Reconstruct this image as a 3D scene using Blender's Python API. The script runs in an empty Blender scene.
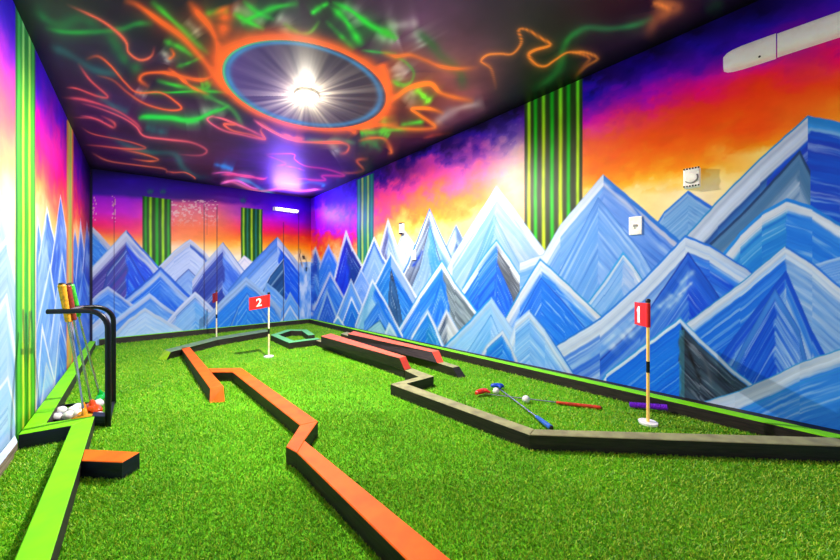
import bpy, bmesh, math, random
import numpy as np
from mathutils import Vector
random.seed(7); rng = np.random.default_rng(7)
sc = bpy.context.scene
COL = sc.collection

# ------------------------------------------------------------------ calibration
F, CX, HY, H = 335.0, 420.0, 275.0, 1.1      # focal px, centre, horizon row, eye height (build units)
K = 0.8                                       # build units -> metres

def T(px, py, z=0.0):
    d = (H - z) * F / (py - HY)
    return Vector(((px - CX) / F * d, d, z))
def D(px, py, d):
    return Vector(((px - CX) / F * d, d, H - (py - HY) * d / F))
C0 = np.array([-2.505, 7.70]); B0 = np.array([-5.10, 5.18])
def unit(v): v = np.array(v, float); return v / np.linalg.norm(v)
UR = unit([5.215, -5.54]); UL = unit([.82 * 3.03, -3.03]); UB = unit(C0 - B0); LBK = float(np.linalg.norm(C0 - B0))
def wall_s(P0, u, px):
    k = (px - CX) / F
    return (k * P0[1] - P0[0]) / (u[0] - k * u[1])
def wall_pt(P0, u, px, py):
    s = wall_s(P0, u, px); p = P0 + u * s
    return Vector((p[0], p[1], H - (py - HY) * p[1] / F)), s
# ceiling height above eye: smooth fit
_cp = np.array([(-2.5,7.7,1.79),(-1.19,6.3,1.805),(1.16,3.8,1.90),(1.63,3.31,1.95),(2.23,2.67,1.99),(-2.66,2.21,1.815),(-4.07,3.93,1.652),(-4.84,4.87,1.642),(-5.1,5.18,1.66)])
_A = np.c_[np.ones(9), _cp[:,0], _cp[:,1]]
_cc = np.linalg.lstsq(_A, _cp[:,2], rcond=None)[0]
def ceil_z(x, y): return H + _cc[0] + _cc[1]*x + _cc[2]*y

# ------------------------------------------------------------------ numpy noise
def vn(x, y, seed=0):
    xi = np.floor(x).astype(np.int64); yi = np.floor(y).astype(np.int64)
    fx = x - xi; fy = y - yi; fx = fx*fx*(3-2*fx); fy = fy*fy*(3-2*fy)
    def h(a, b):
        n = (a*374761393 + b*668265263 + seed*974634777) & 0xffffffff
        n = ((n ^ (n >> 13)) * 1274126177) & 0xffffffff
        return ((n ^ (n >> 16)) & 0xffff) / 65535.0
    return (h(xi,yi)*(1-fx)+h(xi+1,yi)*fx)*(1-fy) + (h(xi,yi+1)*(1-fx)+h(xi+1,yi+1)*fx)*fy
def fbm(x, y, seed=0, o=3):
    r = 0; a = 1; t = 0
    for i in range(o):
        r = r + a*vn(x*2**i, y*2**i, seed+i*17); t += a; a *= .5
    return r/t
def lin(c):
    c = np.clip(np.asarray(c, float)/255.0, 0, 1)
    return np.where(c <= .04045, c/12.92, ((c+.055)/1.055)**2.4)
def L3(c): return tuple(float(v) for v in lin(c)) + (1.0,)

# ------------------------------------------------------------------ mesh helpers
def T3(v): return np.asarray(v, float)
class MB:
    def __init__(s): s.v=[]; s.f=[]; s.m=[]
    def add(s, vs, fs, mi=0):
        b=len(s.v); s.v += [tuple(v) for v in vs]; s.f += [tuple(i+b for i in f) for f in fs]
        s.m += ([mi]*len(fs) if isinstance(mi,int) else list(mi)); return s
    def tube(s, path, r, n=12, mi=0, caps=True):
        P=[Vector(p) for p in path]; rs = r if isinstance(r,(list,tuple)) else [r]*len(P)
        vs=[]; prev=None
        for i,p in enumerate(P):
            t=(P[min(i+1,len(P)-1)]-P[max(i-1,0)]).normalized()
            if prev is None:
                a = Vector((0,0,1)) if abs(t.z)<.9 else Vector((1,0,0)); nrm=(a-t*a.dot(t)).normalized()
            else: nrm=(prev-t*prev.dot(t)).normalized()
            prev=nrm; bn=t.cross(nrm)
            for k in range(n):
                an=2*math.pi*k/n; vs.append(p+(nrm*math.cos(an)+bn*math.sin(an))*rs[i])
        fs=[]
        for i in range(len(P)-1):
            for k in range(n):
                a=i*n+k; b=i*n+(k+1)%n; fs.append((a,b,b+n,a+n))
        if caps: fs.append(tuple(range(n-1,-1,-1))); fs.append(tuple((len(P)-1)*n+k for k in range(n)))
        return s.add(vs,fs,mi)
    def lathe(s, prof, c=(0,0,0), n=24, mi=0):
        vs=[]
        for r,z in prof:
            for k in range(n):
                a=2*math.pi*k/n; vs.append((c[0]+r*math.cos(a),c[1]+r*math.sin(a),c[2]+z))
        fs=[]
        for i in range(len(prof)-1):
            for k in range(n):
                a=i*n+k; b=i*n+(k+1)%n; fs.append((a,b,b+n,a+n))
        fs.append(tuple(range(n-1,-1,-1))); fs.append(tuple((len(prof)-1)*n+k for k in range(n)))
        return s.add(vs,fs,mi)
    def sphere(s, c, r, n=20, m=12, mi=0, sq=(1,1,1)):
        vs=[];fs=[]
        for i in range(1,m):
            t=math.pi*i/m
            for k in range(n):
                a=2*math.pi*k/n; vs.append((c[0]+r*sq[0]*math.sin(t)*math.cos(a),c[1]+r*sq[1]*math.sin(t)*math.sin(a),c[2]+r*sq[2]*math.cos(t)))
        vs.append((c[0],c[1],c[2]+r*sq[2])); vs.append((c[0],c[1],c[2]-r*sq[2])); tp=len(vs)-2; bt=len(vs)-1
        for i in range(m-2):
            for k in range(n):
                a=i*n+k;b=i*n+(k+1)%n; fs.append((a,a+n,b+n,b))
        for k in range(n):
            fs.append((tp,k,(k+1)%n)); fs.append((bt,(m-2)*n+(k+1)%n,(m-2)*n+k))
        return s.add(vs,fs,mi)
    def hexa(s, bot, top, mi=0, mtop=None):
        n=len(bot); vs=list(bot)+list(top)
        fs=[tuple(range(n-1,-1,-1)),tuple(range(n,2*n))]+[(i,(i+1)%n,n+(i+1)%n,n+i) for i in range(n)]
        m=[mi,mi if mtop is None else mtop]+[mi]*n
        return s.add(vs,fs,m)
    def box(s, c, ax, ay, az, mi=0):
        c,ax,ay,az=map(Vector,(c,ax,ay,az))
        bot=[c-ax-ay-az,c+ax-ay-az,c+ax+ay-az,c-ax+ay-az]; top=[p+2*az for p in bot]
        return s.hexa(bot,top,mi)
    def build(s, name, mats, parent=None, origin=None, smooth=False, bevel=0, segs=2, topbev=False):
        me=bpy.data.meshes.new(name)
        O = Vector(parent['_o']) if parent is not None else Vector(origin if origin is not None else (0,0,0))
        me.from_pydata([tuple((Vector(v)-O)*K) for v in s.v],[],s.f)
        mats = mats if isinstance(mats,(list,tuple)) else [mats]
        for m in mats: me.materials.append(m)
        for p,mi in zip(me.polygons,s.m): p.material_index=mi; p.use_smooth=smooth
        bm=bmesh.new(); bm.from_mesh(me); bmesh.ops.recalc_face_normals(bm,faces=bm.faces)
        zm=max(v.co.z for v in bm.verts)-1e-5
        if bevel: bmesh.ops.bevel(bm,geom=[e for e in bm.edges if not topbev or (e.verts[0].co.z>zm and e.verts[1].co.z>zm)],offset=bevel*K,segments=segs,affect='EDGES',profile=.5)
        bm.to_mesh(me); bm.free(); me.update()
        if smooth:
            try: me.set_sharp_from_angle(angle=math.radians(38))
            except Exception: pass
        o=bpy.data.objects.new(name,me); COL.objects.link(o)
        if parent is not None: o.parent=parent
        else: o.location=O*K
        return o
def tag(o,label=None,cat=None,group=None,kind=None):
    if label: o['label']=label
    if cat: o['category']=cat
    if group: o['group']=group
    if kind: o['kind']=kind
    return o
def thing(name,loc,label,cat,group=None):
    o=bpy.data.objects.new(name,None); COL.objects.link(o); o.empty_display_size=.05
    o.location=Vector(loc)*K; o['_o']=[float(v) for v in loc]
    return tag(o,label,cat,group)

# ------------------------------------------------------------------ materials
def mat(name, col=(128,128,128), rough=.5, metal=0, emit=0, noise=None, bump=0, spec=.5, scale=20):
    m=bpy.data.materials.new(name); m.use_nodes=True; nt=m.node_tree; b=nt.nodes['Principled BSDF']
    b.inputs['Base Color'].default_value=L3(col); b.inputs['Roughness'].default_value=rough; b.inputs['Metallic'].default_value=metal
    b.inputs['Specular IOR Level'].default_value=spec
    tc=nt.nodes.new('ShaderNodeTexCoord'); nz=nt.nodes.new('ShaderNodeTexNoise'); nz.inputs['Scale'].default_value=scale; nz.inputs['Detail'].default_value=5
    nt.links.new(tc.outputs['Object'],nz.inputs['Vector'])
    c2 = noise if noise else tuple(min(255,int(v*.86)) for v in col)
    mx=nt.nodes.new('ShaderNodeMix'); mx.data_type='RGBA'; mx.inputs['A'].default_value=L3(col); mx.inputs['B'].default_value=L3(c2)
    rp=nt.nodes.new('ShaderNodeMapRange'); rp.inputs['From Min'].default_value=.38; rp.inputs['From Max'].default_value=.68
    nt.links.new(nz.outputs['Fac'],rp.inputs['Value']); nt.links.new(rp.outputs['Result'],mx.inputs['Factor']); nt.links.new(mx.outputs['Result'],b.inputs['Base Color'])
    if emit:
        nt.links.new(mx.outputs['Result'],b.inputs['Emission Color']); b.inputs['Emission Strength'].default_value=emit
    if bump:
        bp=nt.nodes.new('ShaderNodeBump'); bp.inputs['Strength'].default_value=bump; bp.inputs['Distance'].default_value=.004
        nt.links.new(nz.outputs['Fac'],bp.inputs['Height']); nt.links.new(bp.outputs['Normal'],b.inputs['Normal'])
    return m
def paint_mat(name, rough, emit, spec=.5, bump=.15, bscale=14, diff=1.0):
    m=bpy.data.materials.new(name); m.use_nodes=True; nt=m.node_tree; b=nt.nodes['Principled BSDF']
    at=nt.nodes.new('ShaderNodeAttribute'); at.attribute_name='paint'
    tc=nt.nodes.new('ShaderNodeTexCoord'); nz=nt.nodes.new('ShaderNodeTexNoise'); nz.inputs['Scale'].default_value=bscale; nz.inputs['Detail'].default_value=6
    nt.links.new(tc.outputs['Object'],nz.inputs['Vector'])
    hs=nt.nodes.new('ShaderNodeMix'); hs.data_type='RGBA'; hs.blend_type='MULTIPLY'; hs.inputs['Factor'].default_value=1
    rp=nt.nodes.new('ShaderNodeMapRange'); rp.inputs['From Min'].default_value=.3; rp.inputs['From Max'].default_value=.7; rp.inputs['To Min'].default_value=.92*diff; rp.inputs['To Max'].default_value=diff
    nt.links.new(nz.outputs['Fac'],rp.inputs['Value']); nt.links.new(at.outputs['Color'],hs.inputs['A']); nt.links.new(rp.outputs['Result'],hs.inputs['B'])
    nt.links.new(hs.outputs['Result'],b.inputs['Base Color']); nt.links.new(at.outputs['Color'],b.inputs['Emission Color'])
    b.inputs['Emission Strength'].default_value=emit; b.inputs['Roughness'].default_value=rough; b.inputs['Specular IOR Level'].default_value=spec
    bp=nt.nodes.new('ShaderNodeBump'); bp.inputs['Strength'].default_value=bump; bp.inputs['Distance'].default_value=.006
    nt.links.new(nz.outputs['Fac'],bp.inputs['Height']); nt.links.new(bp.outputs['Normal'],b.inputs['Normal'])
    return m
def wood_side(name,c1,c2,rough=.6):
    m=bpy.data.materials.new(name); m.use_nodes=True; nt=m.node_tree; b=nt.nodes['Principled BSDF']
    tc=nt.nodes.new('ShaderNodeTexCoord'); mp=nt.nodes.new('ShaderNodeMapping'); mp.inputs['Scale'].default_value=(3,3,40)
    nz=nt.nodes.new('ShaderNodeTexNoise'); nz.inputs['Scale'].default_value=3; nz.inputs['Detail'].default_value=8; nz.inputs['Distortion'].default_value=.6
    cr=nt.nodes.new('ShaderNodeValToRGB'); cr.color_ramp.elements[0].position=.35; cr.color_ramp.elements[1].position=.7
    cr.color_ramp.elements[0].color=L3(c1); cr.color_ramp.elements[1].color=L3(c2)
    nt.links.new(tc.outputs['Object'],mp.inputs['Vector']); nt.links.new(mp.outputs['Vector'],nz.inputs['Vector']); nt.links.new(nz.outputs['Fac'],cr.inputs['Fac']); nt.links.new(cr.outputs['Color'],b.inputs['Base Color'])
    b.inputs['Roughness'].default_value=rough
    bp=nt.nodes.new('ShaderNodeBump'); bp.inputs['Strength'].default_value=.4; bp.inputs['Distance'].default_value=.003
    nt.links.new(nz.outputs['Fac'],bp.inputs['Height']); nt.links.new(bp.outputs['Normal'],b.inputs['Normal'])
    return m
EM=.36  # self-glow put into the mural colour: blacklight paint plus added fill brightness
M={}
M['wall']=paint_mat('mural_paint',.45,EM,.22,.12,diff=.74)
M['ceil']=paint_mat('ceiling_spray_paint',.46,1.0,.36,.05,5)  # emission put in to make up for weak light on the ceiling
M['dark']=wood_side('dark_timber',(20,15,12),(52,42,36))
M['limeend']=mat('yellow_green_paint',(165,215,40),.6,emit=.1,spec=.2)
M['navy']=wood_side('navy_timber',(6,10,30),(18,26,60))
M['raw']=wood_side('raw_timber',(96,80,66),(170,150,130))
M['green']=mat('lime_paint',(128,225,6),.6,spec=.2,emit=.08,noise=(112,205,18),scale=9)
M['orange']=mat('orange_paint',(244,106,10),.6,emit=.06,spec=.2,noise=(228,90,8),scale=11)
M['peach']=mat('peach_paint',(248,158,92),.5,noise=(235,140,80))
M['red']=mat('coral_paint',(240,112,84),.6,emit=.05,spec=.2,noise=(225,98,74))
M['redface']=mat('scarlet_paint',(240,72,40),.5,emit=.1,noise=(222,60,36))
M['olive']=mat('weathered_olive_paint',(160,160,108),.7,noise=(132,128,90),scale=16)
M['sage']=mat('sage_paint',(120,160,110),.6,noise=(96,130,92),scale=16)
M['mint']=mat('mint_paint',(105,205,125),.6,emit=.05,spec=.2,noise=(110,190,125))
M['palewood']=mat('pale_blue_paint',(215,228,245),.5,noise=(180,205,240),scale=5)
M['blackmetal']=mat('black_powder_coat',(7,7,18),.35,.0,spec=.3)
M['steel']=mat('brushed_steel',(190,195,200),.25,.85)
M['ball']=mat('white_golf_ball',(240,238,236),.3,noise=(228,226,232))
M['white']=mat('white_plastic',(238,236,232),.35,noise=(228,224,218),emit=.2)  # slight glow added to brighten the wall batten
M['cream']=mat('cream_plastic',(250,246,234),.35,emit=.18)  # emission added so the thermostat face looks brighter lit
M['black']=mat('black_plastic',(12,12,14),.4)
M['grey']=mat('grey_plastic',(150,150,148),.4)
M['flag']=mat('red_flag_cloth',(228,22,16),.6,noise=(205,16,12),emit=.08)
M['flagdark']=mat('dark_red_flag_cloth',(150,10,16),.6)
M['flagtext']=mat('white_print',(250,248,244),.5,emit=.2)
M['poley']=mat('yellow_pole_paint',(252,208,110),.4,noise=(250,190,90),emit=.25)  # glow added because the pole's camera side gets little light
M['polew']=mat('white_pole_paint',(240,232,215),.4,noise=(245,210,120),emit=.2)
for n,c in dict(gyellow=(250,176,30),gred=(150,50,30),ggreen=(70,205,50),gorange=(240,110,40),gblue=(40,105,205),gredo=(225,62,30),gpurple=(125,30,215)).items():
    M[n]=mat(n[1:]+'_rubber',c,.45,noise=tuple(int(v*.75) for v in c),scale=60,emit=.05)
for n,c in dict(hyellow=(250,160,30),horange=(240,80,20),hgreen=(10,180,60),hred=(225,45,30),hblue=(20,70,190)).items():
    M[n]=mat(n[1:]+'_glossy_plastic',c,.25,emit=.05)

# ------------------------------------------------------------------ painters
class P:
    def __init__(s,px,py,u,v):
        s.x=px; s.y=py; s.u=u; s.v=v; s.c=np.zeros((px.size,3))
    def over(s,idx,a,col):
        a=np.clip(a,0,1)[:,None]; s.c[idx]=s.c[idx]*(1-a)+np.asarray(col,float)*a
def lerp(a,b,t): return np.asarray(a,float)*(1-t[:,None])+np.asarray(b,float)*t[:,None]
def sky(p, cols, warp=14, seed=3, sx=.55, sy=.35):
    xs=sorted(cols); out=[]
    w = (fbm(p.u/sx,p.v/sy,seed,4)-.5)*warp*2 + (fbm(p.u/(sx*.22),p.v/(sy*.3),seed+5,4)-.5)*warp*1.5
    w = w*.45+.55*(np.floor(w/5)*5+5*np.clip((w/5-np.floor(w/5))*4-1.5,0,1))
    y=p.y+w
    for x in xs:
        st=cols[x]; ys=[a for a,_ in st]
        out.append(np.stack([np.interp(y,ys,[c[k] for _,c in st]) for k in range(3)],1))
    out=np.stack(out,0)
    t=np.interp(p.x,xs,range(len(xs))); i=np.clip(np.floor(t).astype(int),0,len(xs)-2) if len(xs)>1 else np.zeros(p.x.size,int)
    f=(t-i)[:,None]; ar=np.arange(p.x.size)
    p.c=out[i,ar]*(1-f)+out[i+1,ar]*f
    n=fbm(p.u/.12,p.v/.09,seed+40,3)[:,None]
    p.c=np.clip(p.c*(0.95+.1*n),0,255)
def stripes(p,x0,x1,yt,yb,base,lines,yt2=None,fade=None):
    yt2=yt if yt2 is None else yt2
    top=yt+(yt2-yt)*(p.x-x0)/(x1-x0)
    idx=np.where((p.x>x0-1)&(p.x<x1+1)&(p.y>top-1)&(p.y<yb))[0]
    x=p.x[idx]+(fbm(p.u[idx]*0+1,p.v[idx]/.25,9,2)-.5)*.5
    al=np.clip(np.minimum(np.minimum(x-x0,x1-x)+.5,(p.y[idx]-top[idx])+.5),0,1)
    c=np.tile(np.asarray(base,float),(idx.size,1))
    c*= (0.8+.4*fbm(x/1.5,p.v[idx]/.3,4,3))[:,None]
    for (cx,w,col) in lines:
        a=np.exp(-np.abs((x-cx)/w)**2.6)*(.85+.15*vn(x*0,p.v[idx]/.1,int(cx)))
        c=c*(1-a[:,None])+np.asarray(col,float)*a[:,None]
    if fade is not None:   # (y_top colour tint)
        fy,fc=fade; t=np.clip(1-(p.y[idx]-fy[0])/(fy[1]-fy[0]),0,1)*.55
        c=c*(1-t[:,None])+np.asarray(fc,float)*(c.mean(1)/140)[:,None]*t[:,None]
    p.over(idx,al,c)
SEED=[0]
def mtn(p, ridge, bands=((2,(215,228,250)),), fl=((60,110,220),(110,160,235)), fr=None, spine=0.0, bandsR=None, sw=1.6, sl=22, wob=.8):
    SEED[0]+=1; sd=SEED[0]*7
    fr=fr or fl; bandsR=bandsR or bands
    xs=np.array([a for a,_ in ridge],float); ys=np.array([b for _,b in ridge],float); ai=int(np.argmin(ys)); ax,ay=xs[ai],ys[ai]
    idx=np.where((p.x>=xs[0])&(p.x<=xs[-1])&(p.y>ay-1.5))[0]
    if not idx.size: return
    x=p.x[idx]; y=p.y[idx]
    ry=np.interp(x,xs,ys)+(vn(x/5,x*0,sd)-.5)*wob
    seg=np.clip(np.searchsorted(xs,x,'right')-1,0,len(xs)-2); sl_=(ys[seg+1]-ys[seg])/(xs[seg+1]-xs[seg]); cs=1/np.sqrt(1+sl_**2)
    keep=(y-ry)>-.6; idx=idx[keep]; x=x[keep]; y=y[keep]; ry=ry[keep]; sl_=sl_[keep]; cs=cs[keep]
    if not idx.size: return
    dd=(y-ry)*cs; left=x<ax
    d=dd.copy()
    if ai>0 and ai<len(xs)-1:
        mL=(ys[ai]-ys[ai-1])/(xs[ai]-xs[ai-1]); mR=(ys[ai+1]-ys[ai])/(xs[ai+1]-xs[ai])
        dL=(y-(ay+mL*(x-ax)))/math.sqrt(1+mL*mL); dR=(y-(ay+mR*(x-ax)))/math.sqrt(1+mR*mR)
        d=np.minimum(d,np.where(left,np.where(dR>0,dR,d),np.where(dL>0,dL,d)))
    al=np.clip(dd+.5,0,1)
    side=np.clip((ax+spine*(y-ay)-x+(vn(x/4,y/9,sd+20)-.5)*5)/2.4+.5,0,1)
    t=(x-ax)*cs+(y-ay)*np.abs(sl_)*cs
    n=fbm(dd/sw,t/sl,sd,3); n2=fbm(dd/(sw*3),t/(sl*1.6),sd+3,2)
    n=np.clip((n-.3)*2.2,0,1)*.6+np.clip((n2-.25)*2,0,1)*.4
    c=lerp(fr[0],fr[1],n)*(1-side[:,None])+lerp(fl[0],fl[1],n)*side[:,None]
    h1=fbm(dd/(sw*.8)+3,t/(sl*.8)+7,sd+31,3); hi=np.clip((h1-.6)*5,0,1)*.45; lo=np.clip((.38-h1)*5,0,1)*.35
    c=c*(1-hi[:,None])+np.array([205.,225,248])*hi[:,None]; c=c*(1-lo[:,None])+c*np.array([.45,.6,.85])*lo[:,None]
    n3=fbm(dd/(sw*1.6)+9,t/(sl*2.2)+4,sd+11,3)
    def apply(bl,sel):
        tot=sum(w for w,_ in bl)
        acc=tot; 
        for w,colr in reversed(bl):
            e=np.clip((acc-d)/max(.8,min(w*.45,3.5))+.5+(n-.5)*1.5,0,1)
            e=np.where(sel,e,0)[:,None]*(1-.5*np.clip((n3-.52)*3,0,1)*np.clip(d/2.5,0,1))[:,None]
            cc=np.asarray(colr,float)*(0.86+.16*n)[:,None]
            c[:]=c*(1-e)+np.clip(cc,0,255)*e
            acc-=w
    apply(bands,left); apply(bandsR,~left)
    p.over(idx,al,c)
def vline(p,x,y0,y1,col,w=.5,a=.8):
    idx=np.where((np.abs(p.x-x)<w*3)&(p.y>y0)&(p.y<y1))[0]
    p.over(idx,a*np.exp(-((p.x[idx]-x)/w)**2),col)
def catmull(pts,n=7):
    pts=[np.array(q,float) for q in pts]; pts=[2*pts[0]-pts[1]]+pts+[2*pts[-1]-pts[-2]]; out=[]
    for i in range(1,len(pts)-2):
        a,b,c,d=pts[i-1:i+3]
        for k in range(n):
            t=k/n; out.append(.5*((2*b)+(-a+c)*t+(2*a-5*b+4*c-d)*t*t+(-a+3*b-3*c+d)*t**3))
    out.append(pts[-2]); return np.array(out)
def glow(p,pts,col,w=2.0,a=.9,smooth=True):
    q=catmull(pts) if smooth else np.array(pts,float); m=w*4
    lo=q.min(0)-m; hi=q.max(0)+m
    idx=np.where((p.x>lo[0])&(p.x<hi[0])&(p.y>lo[1])&(p.y<hi[1]))[0]
    if not idx.size: return
    X=p.x[idx]; Y=p.y[idx]; best=np.full(idx.size,1e9); tt=np.zeros(idx.size)
    for i in range(len(q)-1):
        e=q[i+1]-q[i]; l=max(e@e,1e-6); t=np.clip(((X-q[i,0])*e[0]+(Y-q[i,1])*e[1])/l,0,1)
        dx=X-q[i,0]-t*e[0]; dy=Y-q[i,1]-t*e[1]; dd=dx*dx+dy*dy
        b=dd<best; best=np.where(b,dd,best); tt=np.where(b,(i+t)/(len(q)-1),tt)
    d=np.sqrt(best)
    fade=np.clip(np.minimum(tt,1-tt)*6,0,1)**.7
    ww=w*(.65+.7*vn(tt*5,tt*0+pts[0][0],3))
    av=.62+.62*vn(tt*7+3,tt*0+pts[0][1],5)
    al=a*fade*av*(.78*np.exp(-(d/(ww*.85))**2)+.26*np.exp(-(d/(ww*3))**2))
    p.over(idx,al,col)

# palettes
WH=(228,236,250); PL=(200,214,240); LV=(196,204,236); SK=(150,190,240); LB=(110,165,235); BL=(30,110,230); DB=(15,60,190); NV=(12,40,120); GY=(90,105,130); DG=(50,60,78); CY=(40,150,225)

def paint_right(p):
    sky(p,{
     330:[(190,(60,0,200)),(203,(85,15,240)),(212,(150,40,240)),(226,(190,0,230)),(233,(240,20,120)),(241,(250,80,30)),(250,(255,150,40)),(262,(255,220,170))],
     355:[(176,(20,5,100)),(185,(40,10,200)),(198,(60,20,240)),(215,(170,20,240)),(225,(220,0,200)),(232,(255,40,120)),(240,(255,120,60)),(250,(255,190,110))],
     380:[(164,(10,5,60)),(176,(50,10,150)),(188,(235,50,170)),(205,(255,70,120)),(214,(255,110,60)),(227,(255,150,50)),(240,(255,215,120))],
     430:[(146,(10,0,60)),(155,(60,20,180)),(165,(220,60,200)),(185,(255,80,140)),(196,(255,110,60)),(212,(255,130,30)),(224,(255,190,90)),(240,(255,225,150))],
     480:[(126,(10,0,50)),(140,(60,20,190)),(154,(200,80,210)),(165,(255,110,180)),(185,(255,120,90)),(200,(255,140,50)),(220,(255,220,150))],
     515:[(112,(10,0,50)),(125,(60,30,170)),(140,(130,90,200)),(152,(220,170,210)),(168,(255,205,190)),(185,(255,200,160)),(210,(255,190,130)),(240,(255,230,190))],
     590:[(78,(8,0,60)),(88,(30,10,180)),(102,(110,10,200)),(118,(230,0,200)),(130,(255,60,150)),(142,(255,90,60)),(165,(255,120,10)),(185,(255,170,30)),(197,(255,215,120)),(212,(255,230,180))],
     650:[(52,(8,0,50)),(66,(30,0,150)),(82,(80,10,200)),(96,(200,0,200)),(108,(255,20,130)),(118,(255,70,50)),(140,(255,85,0)),(160,(255,120,0)),(178,(255,180,30)),(190,(255,225,150))],
     700:[(28,(10,0,60)),(45,(30,10,160)),(65,(90,10,190)),(80,(200,0,190)),(95,(255,0,120)),(108,(255,50,40)),(125,(255,75,0)),(150,(255,110,0)),(168,(255,165,20)),(180,(255,220,130)),(195,(255,235,190))],
     760:[(3,(10,0,60)),(25,(30,10,160)),(45,(70,10,180)),(65,(220,0,140)),(80,(255,20,80)),(95,(255,60,10)),(125,(255,80,0)),(145,(255,140,0)),(155,(255,210,110))],
     840:[(-20,(20,0,100)),(0,(50,15,180)),(25,(100,10,180)),(50,(255,0,100)),(65,(255,60,50)),(85,(255,80,0)),(115,(255,140,20)),(150,(255,200,80))]},14,3)
    for yy in range(0): pass
    dk=(48,58,22)
    stripes(p,524.5,582.5,104,262,dk,[(529,1.7,(215,235,20)),(535.5,1.9,(30,205,25)),(543.5,1.9,(205,230,20)),(552,2.1,(25,205,25)),(560.5,2.1,(215,240,20)),(568.5,2.0,(20,200,20)),(577.8,1.7,(190,235,20))],76.5,fade=((80,150),(20,230,60)))
    stripes(p,357,373.8,180,268,(10,92,92),[(358.8,.9,(40,170,150)),(362.4,1.0,(190,225,90)),(365.2,.9,(10,150,110)),(368,1.0,(190,235,90)),(371.6,1,(20,150,120))],173)
    m=lambda *a,**k: mtn(p,*a,**k)
    # distant cluster by the corner
    m([(308,266),(315.5,246),(327,278),(334,300)],((1.8,LV),),((15,60,180),(40,120,230)),((30,90,200),(70,150,230)))
    m([(319,266),(328.5,244),(338,264),(342,280)],((1.8,(170,190,240)),),((30,110,225),(50,130,235)))
    m([(330,300),(335,272),(346,229),(352,246),(363,266),(366,280)],((2.4,WH),),((15,30,200),(20,70,225)),((20,40,150),(10,60,140)),spine=.05)
    m([(396,250),(404,229.5),(413,242),(424,262)],((1.2,SK),(1,WH)),((215,228,240),(240,240,240)),((170,200,235),(225,235,245)))
    m([(376,262),(388,218),(394,236),(402,260),(420,292)],((1.4,LV),),((70,80,130),(140,150,200)),((100,140,205),(190,210,240)),bandsR=((3.5,PL),(1,SK)))
    m([(352,300),(357,278),(374,236),(383,256),(392,270)],((1.5,WH),(2,(45,105,205))),((110,160,235),(150,185,245)))
    m([(446,246),(456,223.8),(464,241),(470,256)],((1.3,(110,150,200)),),((150,180,215),(190,205,225)),((60,90,150),(120,150,190)))
    m([(398,282),(408,262),(429.5,207.7),(440,232),(452,258),(472,290)],((1.3,(30,110,200)),(1.8,WH),),((80,90,115),(150,170,200)),((90,145,215),(150,190,225)),bandsR=((1,(30,110,200)),(4.5,PL),(1.3,SK)),spine=.12)
    m([(410,290),(419,268),(430,222),(437,250),(446,280)],((1,(60,70,100)),),((120,160,205),(165,195,225)),((60,140,210),(140,185,225)))
    glow(p,[(412,267),(416,262),(423,250)],(10,50,190),1.2,.9)
    m([(440,284),(452,256),(496.4,185.7),(515,210),(544,249),(566,285)],((.8,SK),(7.5,(232,234,246)),),((120,170,235),(165,195,242)),((140,180,238),(180,195,235)),spine=0,sl=35)
    m([(462,290),(494,214),(512,250),(534,290)],((1,(110,160,230)),),((75,145,230),(130,180,240)),((125,170,235),(165,190,238)),sl=30)
    m([(364,300),(376,281),(390.7,252),(398,264),(417,296),(424,306)],((1.6,WH),),((25,110,205),(60,150,225)),((10,90,200),(60,150,235)),bandsR=((1.8,WH),(5,(150,185,235)),(1.2,SK)),spine=0)
    m([(388,300),(391,268),(397,290),(404,330)],((.6,(50,60,90)),),((30,70,120),(60,110,170)),((20,22,30),(75,75,85)),spine=.25)
    m([(462,288),(478,263),(496.4,239),(510,258),(528,288),(540,306)],((1,CY),(4,WH)),((20,90,235),(60,150,245)),((70,78,92),(120,125,140)),spine=.02)
    m([(490,330),(497,262),(512,296),(520,330)],((.5,(20,80,200)),),((20,90,235),(40,120,240)),((20,80,210),(40,110,225)),spine=.3)
    m([(384,350),(402,322),(420,292),(442,259.5),(455,282),(480,315),(492,330)],((1,CY),(3.6,WH)),((20,100,225),(60,150,240)),((70,85,100),(140,160,170)),spine=.15)
    m([(426,330),(441,272),(448,300),(450,330)],((.5,(30,120,230)),),((15,100,230),(70,150,240)))
    # low far row
    m([(309,318),(315,301),(323,322)],((1.2,SK),),((30,100,215),(80,160,235)))
    m([(308,318),(317,300),(330,270.7),(345,298),(350,312)],((2,LV),),((25,90,215),(60,130,235)),((30,110,225),(70,140,235)))
    m([(316,322),(327,289.3),(338,318)],((2,SK),),((25,85,210),(50,120,230)))
    m([(350,292),(361,268.6),(371,288),(378,305)],((1.3,(190,212,245)),),((70,130,225),(130,170,240)))
    m([(334,322),(351,278.6),(372,326)],((1.2,WH),(2,LB)),((40,120,230),(100,160,240)))
    m([(341,326),(351.4,295.7),(367,332)],((1.1,WH),),((20,95,220),(40,130,235)),((10,85,210),(40,140,230)))
    m([(333,322),(338,315),(345,326)],((1.1,WH),),((30,120,220),(90,170,230)))
    m([(355,325),(364,300),(372.4,278.6),(385,300),(403,335)],((1.4,WH),(1.2,SK)),((90,165,215),(160,205,230)),((10,95,215),(50,140,235)),bandsR=((2,WH),),spine=.1)
    m([(364,322),(378,300.7),(393,332)],((2,(60,140,235)),),((20,105,215),(50,130,230)))
    m([(364,332),(380,320),(389,336)],((1,(30,90,140)),),((120,180,205),(150,200,215)))
    m([(382,340),(389,322),(398,338)],((1,(200,225,235)),),((150,195,220),(190,215,225)))
    m([(436,330),(446.4,308.4),(460,332)],((1,SK),(2.2,WH)),((60,80,110),(190,195,205)),((170,180,190),(220,225,230)))
    m([(406,350),(412,334),(427.7,308.4),(436,325),(446,350)],((1,SK),(1.8,WH)),((20,110,215),(50,150,230)),((20,120,190),(40,140,220)))
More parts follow.
